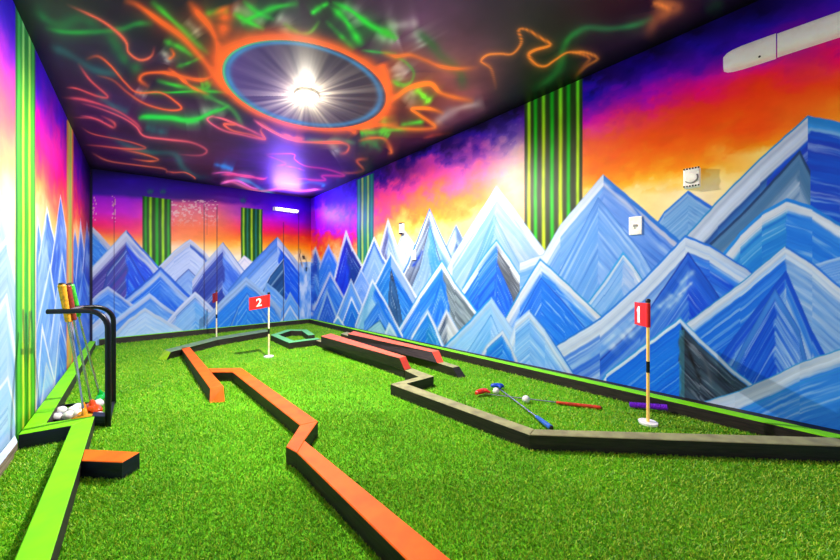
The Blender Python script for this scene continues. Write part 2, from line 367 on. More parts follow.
    # right-hand big peaks
    m([(655,226),(664,212),(688,190.4),(712,206),(730,222)],((2,(30,120,230)),(2,SK)),((90,150,215),(130,175,225)),bandsR=((3.5,(20,100,225)),(1.5,SK)))
    m([(520,262),(543,254),(560,225),(603,174.3),(640,206),(675,236),(700,258),(716,270)],((.8,SK),(8,WH)),((85,150,232),(140,180,240)),((70,130,225),(135,170,238)),bandsR=((4.5,(35,120,225)),(5,LV)),spine=-.05,sl=60,sw=3)
    m([(545,300),(598,197),(640,250),(664,290)],((.9,(50,110,215)),),((85,150,230),(120,170,235)),((90,150,230),(140,180,240)),sl=60,sw=3)
    glow(p,[(608,186),(625,198),(645,222),(662,244)],(30,100,215),1.4,.8)
    m([(640,300),(676,246),(718,200),(760,158),(807.8,115.4),(840,122),(900,150),(1000,200)],((2,CY),(17,(205,218,242))),((20,60,140),(60,120,190)),((10,90,215),(25,60,190)),bandsR=((9,(35,140,232)),(5,(120,180,240))),spine=-.6,sl=80,sw=5)
    m([(690,262),(745,210),(800,150),(810,170)],((2.5,(30,60,110)),(14,(70,120,170))),((150,175,205),(90,130,180)),sl=80,sw=2.4)
    m([(716,262),(740,232),(762,212),(786.5,198),(812,206),(840,223),(900,255),(1000,310)],((3,(35,140,232)),(9,(218,228,245))),((25,120,215),(60,160,225)),((25,115,225),(50,140,235)),sl=60,sw=4,bandsR=((3.5,(25,130,232)),(9,(215,228,246))))
    m([(575,312),(589,300),(604,280),(623,251.4),(634,265),(646,284)],((1.8,CY),(2.6,WH)),((90,155,230),(150,190,240)),((120,170,235),(185,200,235)),bandsR=((1.6,CY),(3.4,WH)))
    m([(780,285),(800,268),(816,264),(840,257),(900,236),(1000,210)],((3,SK),),((85,150,232),(130,175,240)),sl=50)
    m([(495,350),(505,318),(520,290),(540,258.3),(556,272),(602,316),(640,352)],((1.6,CY),(8,WH)),((20,95,225),(70,150,240)),((15,95,228),(70,160,240)),bandsR=((1.6,CY),(8,WH)),sl=30,sw=2.4)
    m([(518,320),(541,277.5),(565,303),(600,345)],((.8,(15,80,210)),),((10,95,230),(80,150,240)),((15,105,232),(40,130,238)),sl=30)
    m([(548,350),(563,341),(600,318),(640,282),(685,235),(710,245),(748,268.6),(790,300)],((1.4,(30,120,225)),(13,(198,214,238))),((30,90,210),(150,190,235)),((15,75,215),(60,140,235)),bandsR=((1.8,(20,110,225)),(13,(196,212,235))),sl=60,sw=2.6)
    q=[(685,252),(664,280),(640,302)]
    m([(600,360),(640,322),(688,252),(715,290),(740,330)],((1,(20,50,170)),(9,(25,90,215))),((20,90,220),(120,170,230)),((10,60,210),(40,110,230)),sl=50,sw=2.2)
    for a in range(14):   # loose cloud-like dabs
        x0=590+a*7+random.uniform(-5,5); y0=368-a*6.4+random.uniform(-13,13)
        glow(p,[(x0,y0),(x0+9,y0-8),(x0+16,y0-15)],random.choice([(205,225,245),(170,205,240),(90,150,230)]),random.uniform(1.5,3),.7)
    m([(660,345),(688,321.4),(740,283),(785,245),(812,262),(840,285.7),(900,330),(1000,400)],((1.2,CY),(9,(212,226,245))),((15,95,220),(40,130,232)),((90,150,225),(150,185,228)),bandsR=((2.2,(25,115,230)),(9,(214,228,246))),spine=.1,sl=60,sw=3)
    m([(690,400),(735,335),(786,270),(812,330),(850,400)],((5,(20,85,220)),),((20,80,215),(110,165,230)),((40,120,225),(160,190,230)),sl=60,sw=2.6,spine=-.15)
    m([(715,400),(745,340),(775,288),(800,330),(812,380)],((1,(30,100,220)),(5,(60,130,225))),((10,70,205),(30,100,220)),((20,90,215),(150,190,235)),sl=45)
    m([(425,360),(445,345),(470,320),(491,296.4),(510,325),(535,360),(560,385)],((1.4,CY),(5.5,(165,205,240))),((120,180,235),(160,205,242)),((135,185,240),(165,205,245)),bandsR=((1,SK),(6,(160,200,240))),sl=40)
    m([(462,360),(491,314),(504,345),(506,360)],((.8,(60,140,225)),),((95,165,232),(130,190,240)),((120,180,238),(160,200,242)))
    m([(505,350),(515,322),(529.5,309),(545,328),(574,373),(590,395)],((1,SK),(6,(205,222,244))),((100,165,232),(140,190,240)),((95,160,235),(140,190,242)),bandsR=((1.4,(40,120,220)),(6,(200,220,244)),(1.2,(60,140,225))),sl=40)
    m([(478,360),(486,345),(502.7,329),(512,346),(524,375)],((1,SK),(3,(205,222,244))),((20,105,215),(50,150,220)),((20,110,225),(60,150,235)))
    m([(592,395),(606,373),(640,347),(680,317),(700,338),(735,370),(756,386),(770,400)],((1.2,CY),(3.6,(205,225,245))),((10,100,228),(30,130,238)),((28,34,50),(60,85,105)),bandsR=((.8,CY),(3,(190,210,235)),(1.2,(20,110,200))),spine=0,sl=40,sw=2)
    idx=np.where((p.x>679)&(p.x<684)&(p.y>330)&(p.y<402))[0]; p.over(idx,np.full(idx.size,.55),(60,130,150))
    glow(p,[(683,335),(692,360),(702,385)],(20,18,24),2.2,.8); glow(p,[(690,345),(705,362),(712,388)],(90,95,105),1.6,.5)
    m([(690,415),(705,400.7),(735,392),(770,377),(800,362),(840,349),(900,328),(1000,300)],((1.5,(60,160,230)),(14,(202,220,240)),(1.5,(130,180,235))),((35,120,222),(70,150,232)),((35,120,222),(70,150,232)),sl=60,sw=3)
    m([(705,430),(748,407),(800,383),(845,369),(1000,320)],((.5,CY),),((35,120,222),(60,145,232)),sl=70,sw=4)

def paint_back(p):
    sky(p,{
     92:[(168,(10,5,50)),(180,(35,5,120)),(194,(60,0,180)),(197,(160,0,235)),(212,(225,0,220)),(222,(255,0,130)),(232,(255,80,50)),(240,(255,170,60)),(250,(255,225,190))],
     130:[(172,(10,0,60)),(180,(45,5,180)),(195,(55,10,160)),(199,(165,0,240)),(212,(215,0,230)),(222,(245,0,160)),(232,(255,60,110)),(240,(255,140,70)),(252,(255,225,180))],
     180:[(178,(20,0,90)),(188,(50,5,170)),(198,(60,10,140)),(203,(235,100,150)),(212,(245,130,140)),(228,(255,115,70)),(238,(255,140,80)),(246,(255,215,180))],
     220:[(182,(20,0,80)),(192,(60,5,160)),(201,(100,10,140)),(205,(215,80,160)),(215,(240,105,130)),(230,(255,115,60)),(240,(255,140,40)),(247,(255,200,100)),(255,(255,235,210))],
     270:[(188,(35,0,140)),(203,(75,0,220)),(212,(120,10,250)),(220,(220,0,220)),(230,(255,0,110)),(238,(255,90,20)),(246,(255,160,30)),(256,(255,225,170))],
     300:[(192,(15,0,110)),(205,(60,0,220)),(222,(150,0,230)),(230,(230,0,130)),(238,(240,60,20)),(248,(255,150,10)),(258,(255,225,180))],
     312:[(194,(10,0,80)),(210,(50,0,180)),(228,(130,0,120)),(238,(220,30,30)),(248,(250,120,10)),(262,(250,200,120))]},3.5,21,.8,.5)
    # flaking pale patch
    idx=np.where((p.x>171)&(p.x<218)&(p.y>200)&(p.y<228))[0]; n=fbm(p.x[idx]/2.2,p.y[idx]/1.6,77,3); p.over(idx,np.clip((n-.56)*9,0,.75)*np.clip((228-p.y[idx])/16,0,1),(250,210,215))
    for x0 in (94.5,114):
        idx=np.where((abs(p.x-x0)<2)&(p.y>196)&(p.y<222))[0]; n=fbm(p.x[idx]/1.2,p.y[idx]/2,78,2); p.over(idx,np.clip((n-.55)*9,0,.8),(250,190,210))
    for (cx,cy) in ((150.5,193),(163,193),(243,202)):
        glow(p,[(cx-3,cy),(cx,cy-1.5),(cx+3,cy)],(20,110,110),2.5,.7)
    stripes(p,142.6,171,196,268,(2,62,6),[(145.8,1.3,(20,165,20)),(150.5,1.5,(170,235,20)),(157,1.7,(10,180,20)),(163,1.5,(170,235,20)),(168.4,1.4,(30,165,30))],199.5)
    stripes(p,241,262.4,207.5,268,(0,72,16),[(243.6,1.1,(165,220,40)),(247.6,1.0,(20,120,100)),(251.7,1.1,(190,225,30)),(256,1.0,(20,120,110)),(260.2,1.1,(150,205,50))],209.5)
    m=lambda *a,**k: mtn(p,*a,**k)
    m([(80,216),(88,222),(100,234),(111,247),(130,266)],((6,(196,200,236)),),((30,110,220),(60,140,235)))
    m([(236,264),(244,255),(256,264),(262,272)],((1,PL),),((215,215,238),(235,228,240)))
    m([(148,276),(157,268),(174,251),(190,239),(205,252),(215,264)],((.8,SK),(5.5,(198,206,240))),((160,180,234),(190,204,242)),bandsR=((5,(205,212,242)),(1.5,(40,90,210))))
    m([(168,290),(178,278),(188.6,268.6),(204,284),(212,292)],((.7,(70,90,180)),),((110,150,228),(150,185,238)))
    m([(84,275),(91,268),(106,252),(126.4,230),(143,249),(162,270),(175,284)],((1,SK),(8,(200,208,242))),((50,48,140),(80,70,170)),((10,60,220),(30,100,235)),bandsR=((1.6,(40,100,220)),(8,(196,206,242))),spine=.02)
    m([(100,300),(107,272),(126.4,247),(128,252),(150,290)],((.8,(20,50,150)),),((38,70,160),(85,62,165)),((10,60,215),(30,110,240)),spine=.02)
    m([(192,280),(203,265),(223,242),(234,257),(247,274),(256,286)],((.8,SK),(4.5,(196,206,242))),((30,50,150),(50,75,180)),((45,95,220),(95,145,238)),bandsR=((.8,BL),(5.5,(200,210,244))),spine=-.0)
    m([(228,290),(242,273),(260,254),(277.4,237),(290,252),(305,272),(318,290)],((1.5,(60,120,225)),(8,(85,140,232))),((120,165,238),(165,195,242)),((15,75,220),(30,105,235)),bandsR=((1,SK),(4.5,(200,210,244))),spine=.1)
    m([(262,292),(270,276),(284,258),(285,292)],((.5,(190,210,240)),),((20,60,120),(35,90,150)))
    idx=np.where((p.x>299)&(p.y>262))[0]; n=fbm(p.x[idx]/3,p.y[idx]/9,31,3); p.over(idx,np.clip((p.x[idx]-299)/1.2,0,1)*.95,lerp((80,140,228),(190,208,240),np.clip((n-.3)*2.4,0,1)))
    m([(112,312),(125,298),(142,284),(160.7,267),(174,280),(190,296),(204,310)],((2,(25,90,220)),(4.5,(176,196,240))),((20,95,225),(50,130,235)),((20,90,225),(90,150,238)),bandsR=((2.4,(20,90,220)),(5,(150,180,238))))
    m([(86,306),(95,296),(108,286),(117,293),(135,306),(150,316)],((4,(186,200,242)),),((50,115,225),(100,155,236)))
    m([(86,330),(98,320),(106,312),(116,322)],((4,(196,210,244)),),((130,175,238),(160,195,242)))
    m([(106,326),(126,310),(150,292),(164,304),(178,314),(190,326)],((.8,SK),(5,(176,196,240))),((60,125,228),(110,165,238)),bandsR=((.6,BL),(4,(176,196,240))))
    m([(160,330),(176,310),(195,291),(210,305),(226,322),(236,334)],((5.5,(196,208,243)),(1.2,(30,110,225))),((110,165,236),(150,195,242)),((60,140,232),(140,190,242)))
    m([(104,345),(114,334),(128,320),(145,308),(162,318),(184,331),(200,342)],((4,(198,216,246)),),((140,185,240),(180,208,245)))
    m([(208,330),(218,322),(229,310),(240,320),(252,332),(262,342)],((1.2,(30,110,225)),),((60,140,232),(130,180,240)))
    m([(262,300),(266,282),(276,290),(290,304),(300,316)],((3,(125,175,240)),),((80,145,232),(110,165,238)))
    m([(206,318),(218,304),(230,292),(246,277),(260,288),(275,302),(290,320)],((.7,SK),(5.5,(150,185,240)),(1,(60,130,228))),((25,110,228),(50,140,235)),((30,115,230),(70,150,238)))
    m([(228,330),(238,305),(247,292),(262,308),(276,328)],((1.3,(30,110,225)),(1.5,(100,160,238))),((25,115,228),(60,150,238)))
    m([(281,310),(290,291.5),(300,308)],((1.8,(140,180,240)),),((60,135,232),(110,165,238)))
    m([(280,322),(290,305),(300,320)],((1.5,(200,214,244)),),((80,150,235),(130,180,240)))
    for x,y0,y1,a in ((114,198,340,.45),(204.2,204,340,.6),(217,205,338,.6),(283.5,222,330,.6),(298.6,214,322,.5),(207,205,235,.2)): vline(p,x,y0,y1,(40,25,60),.45,a)
    # wiring scrawl
    glow(p,[(299.5,248),(300.3,252),(299.6,255),(300.2,259),(301.5,263),(302.5,268)],(120,90,80),.55,.9); glow(p,[(303,256),(306,260),(307,265),(306,270)],(90,80,90),.45,.7)
    glow(p,[(302,256.5),(305,256.5)],(20,16,20),.8,1,False); glow(p,[(303.8,256.5),(304,259.5)],(10,10,14),.9,1,False); glow(p,[(306.5,267),(306.3,271.5)],(5,10,20),.7,1,False)
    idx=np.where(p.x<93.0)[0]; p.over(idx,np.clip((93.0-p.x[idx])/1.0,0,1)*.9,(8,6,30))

def paint_left(p):
    sky(p,{
     0:[(0,(60,25,225)),(20,(100,35,240)),(45,(190,45,220)),(70,(255,80,160)),(100,(255,105,120)),(140,(255,140,110)),(170,(255,190,120)),(205,(255,235,190)),(260,(230,235,240))],
     15:[(0,(40,15,210)),(30,(75,25,240)),(55,(150,45,230)),(80,(255,75,170)),(120,(255,105,110)),(160,(255,170,110)),(200,(255,228,180))],
     38:[(38,(25,0,150)),(80,(70,10,220)),(100,(150,10,220)),(115,(235,0,185)),(145,(255,30,120)),(170,(255,100,70)),(190,(255,160,70)),(212,(255,220,160))],
     60:[(100,(35,0,170)),(125,(100,0,220)),(150,(235,0,180)),(175,(255,0,120)),(195,(255,60,70)),(215,(255,140,60)),(230,(255,200,130))],
     80:[(145,(12,0,80)),(165,(70,0,170)),(185,(160,0,150)),(205,(225,20,90)),(220,(255,100,60)),(235,(255,190,120))],
     89:[(160,(4,0,30)),(190,(25,0,75)),(215,(70,0,60)),(240,(110,50,90))]},16,51,.5,.4)
    m=lambda *a,**k: mtn(p,*a,**k)
    A=((150,185,235),(195,215,245)); B=((70,125,215),(130,175,235)); Cc=((50,100,205),(100,150,230))
    m([(-60,260),(-8,175),(0,192),(6,225),(14,262),(16,300)],((2.5,(205,220,245)),),A,sl=40)
    m([(36,245),(37.5,214),(41,235),(45,262)],((1,WH),),B)
    m([(38,262),(47,205),(53,232),(60,262)],((1.4,WH),),((120,165,230),(170,200,240)),Cc)
    m([(50,270),(60.5,194),(64,215),(70,250)],((1.2,WH),),((50,95,200),(90,140,225)),((70,120,210),(130,170,235)))
    m([(70,262),(75,228),(80,262)],((.8,LV),),Cc); m([(76,270),(80.5,218),(86,262)],((.9,LV),),((30,80,190),(70,120,220))); m([(82,270),(87,220),(91,260)],((.8,LV),),((20,50,170),(50,100,210)))
    m([(-60,330),(7,236),(18,290),(24,330)],((2,WH),),((140,180,235),(190,212,245)),sl=50)
    m([(66,300),(72,262),(80,300)],((.8,(120,165,235)),),((30,80,210),(60,120,225))); m([(74,320),(83,270),(92,300)],((.9,(120,165,235)),),((25,70,205),(60,120,225)))
    m([(36,330),(50,262),(56,300),(62,340)],((1.5,(220,235,250)),),((100,155,230),(150,190,240)),B,sl=40)
    m([(50,340),(62,252),(68,290),(74,330)],((1.2,(220,235,250)),),((110,160,232),(150,190,240)),Cc,sl=40)
    m([(-60,420),(7,292),(16,350),(24,400)],((2.2,(230,240,252)),),((150,195,240),(190,215,245)),sl=50)
    m([(36,400),(42,322),(50,360),(60,400)],((1.4,(235,242,252)),),((90,150,230),(150,195,242)),sl=40)
    m([(52,400),(60,320),(68,350),(76,380)],((1.2,(225,236,250)),),((60,120,220),(110,165,235)),((40,100,215),(90,150,232)),sl=40)
    m([(70,380),(78,300),(85,340),(92,360)],((.8,(130,175,238)),),((30,90,210),(70,130,228)))
    m([(36,440),(46,362),(60,400),(70,440)],((1.2,(215,232,250)),),((130,180,238),(165,205,244)),sl=40)
    m([(-60,470),(8,375),(14,400),(20,440)],((2,(235,242,252)),),((150,200,240),(185,215,245)),sl=40)
    stripes(p,15.4,35.2,-60,470,(60,170,25),[(16.4,.9,(40,110,60)),(19,1.2,(90,205,50)),(23.3,1.2,(225,235,60)),(26.5,1,(60,170,20)),(29.6,1.2,(215,235,50)),(33,1.1,(80,200,40)),(35,.5,(30,80,60))],fade=((20,130),(60,200,170)))
    stripes(p,66.6,73.4,120,400,(196,176,70),[(67,.6,(235,90,50)),(68.8,.6,(205,150,80)),(70.3,.6,(150,180,70)),(72.8,.7,(235,90,60))])
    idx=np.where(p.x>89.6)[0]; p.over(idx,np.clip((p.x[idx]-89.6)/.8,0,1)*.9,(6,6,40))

def paint_ceiling(p, wx, wy):
    c=np.tile(np.array([22.,8,28]),(p.x.size,1))
    for (x,y,r,col,a) in [(50,10,60,(14,50,28),.8),(110,70,60,(34,10,50),.8),(160,120,70,(50,16,58),.9),(235,160,60,(46,20,60),.8),(95,115,45,(44,8,66),.8),(455,66,58,(190,92,84),.9),(440,10,90,(84,50,84),.8),(540,40,60,(30,44,28),.7),(345,150,50,(46,24,48),.8),(420,100,40,(92,36,48),.7),(590,12,60,(44,24,34),.7),(530,95,40,(8,36,12),.8),(70,60,40,(14,40,50),.5),(275,168,40,(70,20,170),.8),(230,20,60,(40,36,30),.6)]:  # violet blob near the back paints in the tube light's reflection
        w=a*np.exp(-((p.x-x)**2+((p.y-y)*1.3)**2)/(r*r)); c=c*(1-w[:,None])+np.array(col,float)*w[:,None]
    n=fbm(wx/.5,wy/.5,5,4); c*= (.3+.95*n)[:,None]
    p.c=c
    OR=(240,95,20); CO=(225,85,70); GR=(25,190,40); DGn=(15,110,50); TE=(20,120,110); PK=(235,90,120); WT=(190,185,180)
    crops={'A':(20,0,4),'B':(200,0,4),'C':(380,0,4),'D':(570,0,4),'E':(80,90,4.667),'G':(220,90,4.667)}
    def cv(k,pts,col,w,a=.9):
        ox,oy,s=crops[k]; glow(p,[(ox+X/s,oy+Y/s) for X,Y in pts],col,w,a)
    # smoky whites
    for k,pt,w in [('A',[(560,200),(590,230),(585,260)],5),('A',[(660,80),(700,120),(720,150)],5),('A',[(460,360),(510,385)],4),('A',[(660,490),(720,480)],4),('B',[(0,460),(60,440),(100,470)],6),('B',[(120,30),(200,60),(260,100)],8),('B',[(300,60),(350,100),(330,140)],7),('B',[(560,20),(620,60),(640,110)],8),('B',[(700,130),(760,160),(800,150)],8),('B',[(780,260),(800,330)],8),('C',[(20,110),(90,100),(160,90)],7),('C',[(60,250),(110,300)],7),('C',[(200,510),(300,440),(420,410)],5),('C',[(90,410),(130,370),(120,440)],5),('G',[(500,230),(540,280),(520,300)],5),('G',[(660,190),(720,170)],5),('C',[(140,120),(180,190)],6)]:
        cv(k,pt,WT,w,.55)
    # greens
    for k,pt,col,w,a in [
      ('A',[(40,30),(150,100),(240,75),(330,110)],DGn,6,.6),('A',[(90,110),(180,128),(290,128),(400,118),(470,95),(540,95)],(20,140,50),3,.8),('A',[(350,120),(390,190),(430,250),(500,290)],(20,110,45),7,.6),
      ('A',[(520,0),(570,45),(640,110),(700,170),(760,220)],GR,3.6,.95),('A',[(110,180),(200,220),(300,280),(420,300)],TE,5,.5),('A',[(540,320),(640,345),(740,355),(770,320)],GR,2.6,.8),('A',[(470,480),(500,465),(580,472),(690,480),(800,440),(840,420)],GR,2.6,.95),
      ('A',[(480,370),(600,370),(720,365),(840,370)],GR,1.8,.8),('A',[(570,160),(640,190),(700,230)],GR,3.5,.7),('A',[(620,270),(680,250),(740,220)],GR,2.5,.6),('A',[(730,60),(800,45),(840,50)],GR,4,.6),('A',[(300,370),(380,430),(440,450)],TE,4,.5),
      ('B',[(130,50),(190,85),(260,120)],GR,3.2,.9),('B',[(160,95),(230,60),(300,30),(400,12)],GR,3.4,.95),('B',[(170,0),(230,50),(300,80)],GR,3,.8),('B',[(440,60),(480,30),(520,10)],GR,3.5,.9),('B',[(520,20),(580,80),(620,140),(650,190)],GR,4,.95),('B',[(520,5),(600,40),(680,100),(780,150)],GR,3.4,.9),('B',[(330,90),(390,130),(440,130),(480,80)],(60,150,30),2.4,.8),
      ('B',[(0,340),(40,330)],GR,4,.7),('B',[(0,370),(60,400),(130,440),(180,520)],(60,170,60),3,.6),('B',[(500,80),(560,140),(620,200)],GR,3,.6),('B',[(640,200),(720,210),(790,215)],(40,150,60),2,.8),('B',[(760,320),(810,345),(840,330)],GR,3,.9),('B',[(640,520),(690,530),(760,520),(840,515)],GR,3,.9),('B',[(735,460),(740,520)],GR,3,.8),
      ('C',[(0,115),(50,145),(70,160)],(40,170,30),3,.8),('C',[(130,110),(200,170),(250,230),(320,290),(330,370)],(25,80,35),6,.75),('C',[(40,225),(90,240),(135,290),(110,340),(50,320)],(40,170,40),1.8,.8),('C',[(140,350),(170,380),(205,415)],(90,230,30),4,1),('C',[(80,500),(180,485)],GR,2.5,.9),('C',[(0,520),(40,545)],GR,4,.9),
      ('C',[(840,110),(770,140),(735,190),(720,260),(680,320),(600,370)],(25,110,40),5,.75),('D',[(0,150),(60,112),(160,115),(260,100),(340,70)],(25,105,55),4,.75),('D',[(540,50),(620,10)],(20,60,30),8,.6),
      ('E',[(270,135),(330,128),(430,128),(520,145),(600,110),(660,80)],(20,190,60),2.6,.9),('E',[(300,170),(350,190),(420,200)],TE,5,.5),('E',[(120,200),(220,260),(320,290),(440,300),(480,360),(540,400),(630,410)],(15,95,90),3.4,.65),('E',[(620,345),(680,360),(720,375)],(20,110,190),2.2,.8),
      ('G',[(0,350),(40,365),(60,375)],(20,120,200),2.5,.8),('G',[(60,410),(140,430),(200,470),(260,480)],(30,160,190),2.4,.8),('G',[(280,430),(360,440),(420,430),(480,440),(470,460)],(30,130,180),2.2,.8),('G',[(400,120),(450,150)],TE,4,.3),
      ('G',[(380,230),(480,240),(560,235),(640,250)],(70,160,90),3,.6),('G',[(640,260),(700,240),(760,290)],(30,120,60),4,.6),('G',[(650,200),(700,190)],GR,4,.8),('G',[(760,130),(765,200)],GR,3.5,.8),('G',[(540,430),(600,430)],(20,90,120),4,.5)]:
        cv(k,pt,col,w,a)
    # oranges
    for k,pt,col,w,a in [
      ('A',[(180,15),(260,50),(330,85),(390,130),(425,170),(435,210),(480,240),(525,225),(540,180)],(200,85,60),1.6,.95),
      ('A',[(410,0),(470,20),(560,85),(650,150),(740,250),(800,330),(840,380)],OR,4.0,.98),('A',[(670,0),(710,50),(760,110),(790,180),(800,260)],OR,5,.98),('A',[(800,20),(820,80),(800,160)],OR,8,.8),
      ('A',[(260,240),(310,225),(360,260),(420,330),(470,370),(560,370),(620,405),(645,435),(590,440),(500,415),(430,370),(370,320),(300,300)],(220,85,40),1.5,.95),
      ('A',[(520,350),(480,320),(500,295),(570,290),(620,300),(720,320),(780,300)],OR,2.6,.9),('A',[(590,270),(640,310),(690,350),(760,380)],OR,2.2,.9),('A',[(590,240),(615,220),(600,190)],OR,1.8,.7),
      ('A',[(230,250),(280,320),(350,385),(310,385),(230,355),(180,350)],(200,70,70),1.2,.9),('A',[(160,390),(260,400),(380,440),(460,490),(490,530)],(190,65,80),1.5,.9),('A',[(200,470),(300,475),(370,510),(375,490),(320,460)],(200,75,70),1.2,.85),
      ('E',[(0,60),(90,85),(200,130),(260,170),(300,215),(400,230),(520,245),(590,280),(560,305),(450,300)],(200,75,90),1.4,.95),('E',[(0,170),(60,205),(180,230),(260,250),(305,272),(220,275),(100,262),(10,255)],(200,75,55),1.1,.9),('E',[(180,275),(300,300),(365,325),(320,332),(230,320)],(200,85,50),1.1,.9),
      ('E',[(50,290),(130,330),(260,350),(380,365),(405,378),(400,390)],(195,85,55),1.1,.9),('E',[(405,380),(440,385),(490,385),(530,405),(540,420)],(200,80,60),1.1,.9),('E',[(0,120),(60,130),(150,170),(110,150)],(190,65,90),1.1,.8),
      ('E',[(610,390),(680,385),(760,400),(820,405)],(240,90,170),1.5,.95),('E',[(650,440),(700,425),(740,425),(800,455),(840,465)],(235,100,200),1.3,.95),
      ('B',[(40,465),(90,475),(140,495),(200,520),(260,550)],PK,1.4,.9),('B',[(60,460),(30,480),(90,520),(170,540),(250,555),(240,520)],PK,1.3,.9),('B',[(210,475),(260,510),(340,550),(420,558)],PK,1.6,.9),
      ('G',[(0,130),(70,160),(20,160),(60,190),(150,210),(210,230),(190,190),(205,170)],(230,90,70),1.3,.9),('G',[(180,140),(230,180),(290,215),(370,240),(470,245),(560,245),(600,260),(590,290),(555,300)],(225,95,60),2.0,.95),('G',[(280,200),(350,225),(400,225)],(225,95,60),3,.8),
      ('G',[(205,300),(280,298),(345,300),(350,325),(400,355),(500,370),(580,400),(480,400),(490,420),(430,420),(380,415),(290,430)],(215,50,120),1.4,.9),('G',[(215,305),(270,325),(305,345),(260,355)],(150,20,120),1.3,.9),('G',[(300,355),(350,362),(400,378)],(170,30,140),1.2,.9),('G',[(0,395),(60,395),(140,405),(200,415),(225,405)],(240,70,130),1.4,.9),('G',[(0,430),(60,430),(150,465),(200,472),(290,460),(380,470),(450,465),(520,465)],(245,110,150),1.5,.95),
      ('G',[(640,210),(620,190),(600,170),(720,165),(840,160)],OR,3.4,.9),('G',[(640,240),(700,225),(770,230),(800,290),(780,290)],(210,100,40),2.4,.8),('G',[(560,385),(620,388),(670,375),(640,330),(700,320)],(170,70,40),1.6,.8),
      ('C',[(0,205),(60,225),(120,220),(180,240),(240,265),(310,275),(400,270)],(215,100,30),2.4,.9),('C',[(0,250),(20,300),(30,380)],OR,5,.95),('C',[(0,410),(60,390),(120,350),(200,335),(240,370),(300,390),(380,405)],(240,120,20),2.8,.95),('C',[(0,500),(100,515),(200,515),(215,500),(150,455),(130,435),(200,435),(260,455)],(240,120,20),2.2,.95),('C',[(170,555),(230,540),(300,535)],(160,60,40),2,.8),
      ('C',[(465,365),(455,310),(440,270),(405,245),(430,220),(480,215),(530,215),(565,170),(555,120),(590,120),(640,150),(680,180),(620,200),(595,220),(620,255),(660,265),(700,240),(750,210),(800,215),(838,235),(810,270),(770,320)],(228,120,35),1.8,1),
      ('D',[(0,210),(60,210),(110,235),(60,270),(5,330)],(215,120,40),2.0,.9),('D',[(320,0),(380,10),(430,30),(370,60),(330,100),(315,170)],(150,80,45),6,.9),('D',[(330,10),(360,20),(410,40)],(220,120,50),4,.8)]:
        cv(k,pt,col,w,a)
    # the ring
    ang=math.radians(12.5); ex=p.x-304; ey=p.y-84; X=ex*math.cos(ang)+ey*math.sin(ang); Y=-ex*math.sin(ang)+ey*math.cos(ang)
    r=np.sqrt((X/82)**2+(Y/40.5)**2); th=np.arctan2(Y/40.5,X/82)
    wob=(fbm(np.cos(th)*3+5,np.sin(th)*3+5,8,3)-.5)
    wd=.13+.10*np.clip(np.sin(-th*1-.6),0,1)+wob*.12
    a=np.exp(-((r-1.03)/wd)**2)*(r>1.0); p.over(slice(None),a*.95,(238,96,18))
    a=np.clip((1.03-r)/.03,0,1)
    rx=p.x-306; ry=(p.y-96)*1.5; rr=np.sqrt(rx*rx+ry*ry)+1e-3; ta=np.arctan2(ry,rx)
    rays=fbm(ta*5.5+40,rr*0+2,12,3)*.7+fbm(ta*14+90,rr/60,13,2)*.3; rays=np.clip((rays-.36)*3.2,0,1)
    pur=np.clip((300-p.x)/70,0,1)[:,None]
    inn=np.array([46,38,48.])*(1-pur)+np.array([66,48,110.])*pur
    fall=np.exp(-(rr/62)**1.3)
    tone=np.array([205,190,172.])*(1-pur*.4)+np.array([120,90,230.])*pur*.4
    k=(rays*.75*fall+.75*np.exp(-(rr/30)**2))[:,None]; k=np.clip(k,0,1)  # lamp's glow and burst painted into the ring colour, along with mural rays
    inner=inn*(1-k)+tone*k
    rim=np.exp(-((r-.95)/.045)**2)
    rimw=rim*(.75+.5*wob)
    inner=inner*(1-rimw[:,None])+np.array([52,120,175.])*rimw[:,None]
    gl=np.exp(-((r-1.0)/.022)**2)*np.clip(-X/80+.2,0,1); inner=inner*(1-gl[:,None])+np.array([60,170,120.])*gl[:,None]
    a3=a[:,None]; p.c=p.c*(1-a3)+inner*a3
    # black band along the walls
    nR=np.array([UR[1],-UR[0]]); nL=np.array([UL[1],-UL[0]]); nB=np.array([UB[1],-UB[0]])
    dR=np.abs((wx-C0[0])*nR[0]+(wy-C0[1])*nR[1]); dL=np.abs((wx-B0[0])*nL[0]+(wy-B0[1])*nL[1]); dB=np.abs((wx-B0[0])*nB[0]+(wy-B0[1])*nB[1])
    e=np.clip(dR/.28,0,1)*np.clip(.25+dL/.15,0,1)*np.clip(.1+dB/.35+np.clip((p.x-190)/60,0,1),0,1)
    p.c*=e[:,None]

# ------------------------------------------------------------------ room shell
def grid_mesh(name,verts,nu,nv,paintcol,material,smooth=True):
    me=bpy.data.meshes.new(name)
    V=(np.asarray(verts)*K).astype(np.float32)
    i=np.arange(nu-1)[:,None]*nv+np.arange(nv-1)[None,:]; i=i.ravel()
    fc=np.stack([i,i+nv,i+nv+1,i+1],1).astype(np.int32)
    me.vertices.add(len(V)); me.vertices.foreach_set('co',V.ravel())
    me.loops.add(fc.size); me.loops.foreach_set('vertex_index',fc.ravel())
    me.polygons.add(len(fc)); me.polygons.foreach_set('loop_start',np.arange(0,fc.size,4,dtype=np.int32))
    me.update(calc_edges=True)
    at=me.color_attributes.new('paint','FLOAT_COLOR','POINT')
    c=np.ones((len(V),4),np.float32); c[:,:3]=lin(np.clip(paintcol,0,255))*.92
    at.data.foreach_set('color',c.ravel())
    me.materials.append(material)
    o=bpy.data.objects.new(name,me); COL.objects.link(o); o['kind']='structure'
    return o
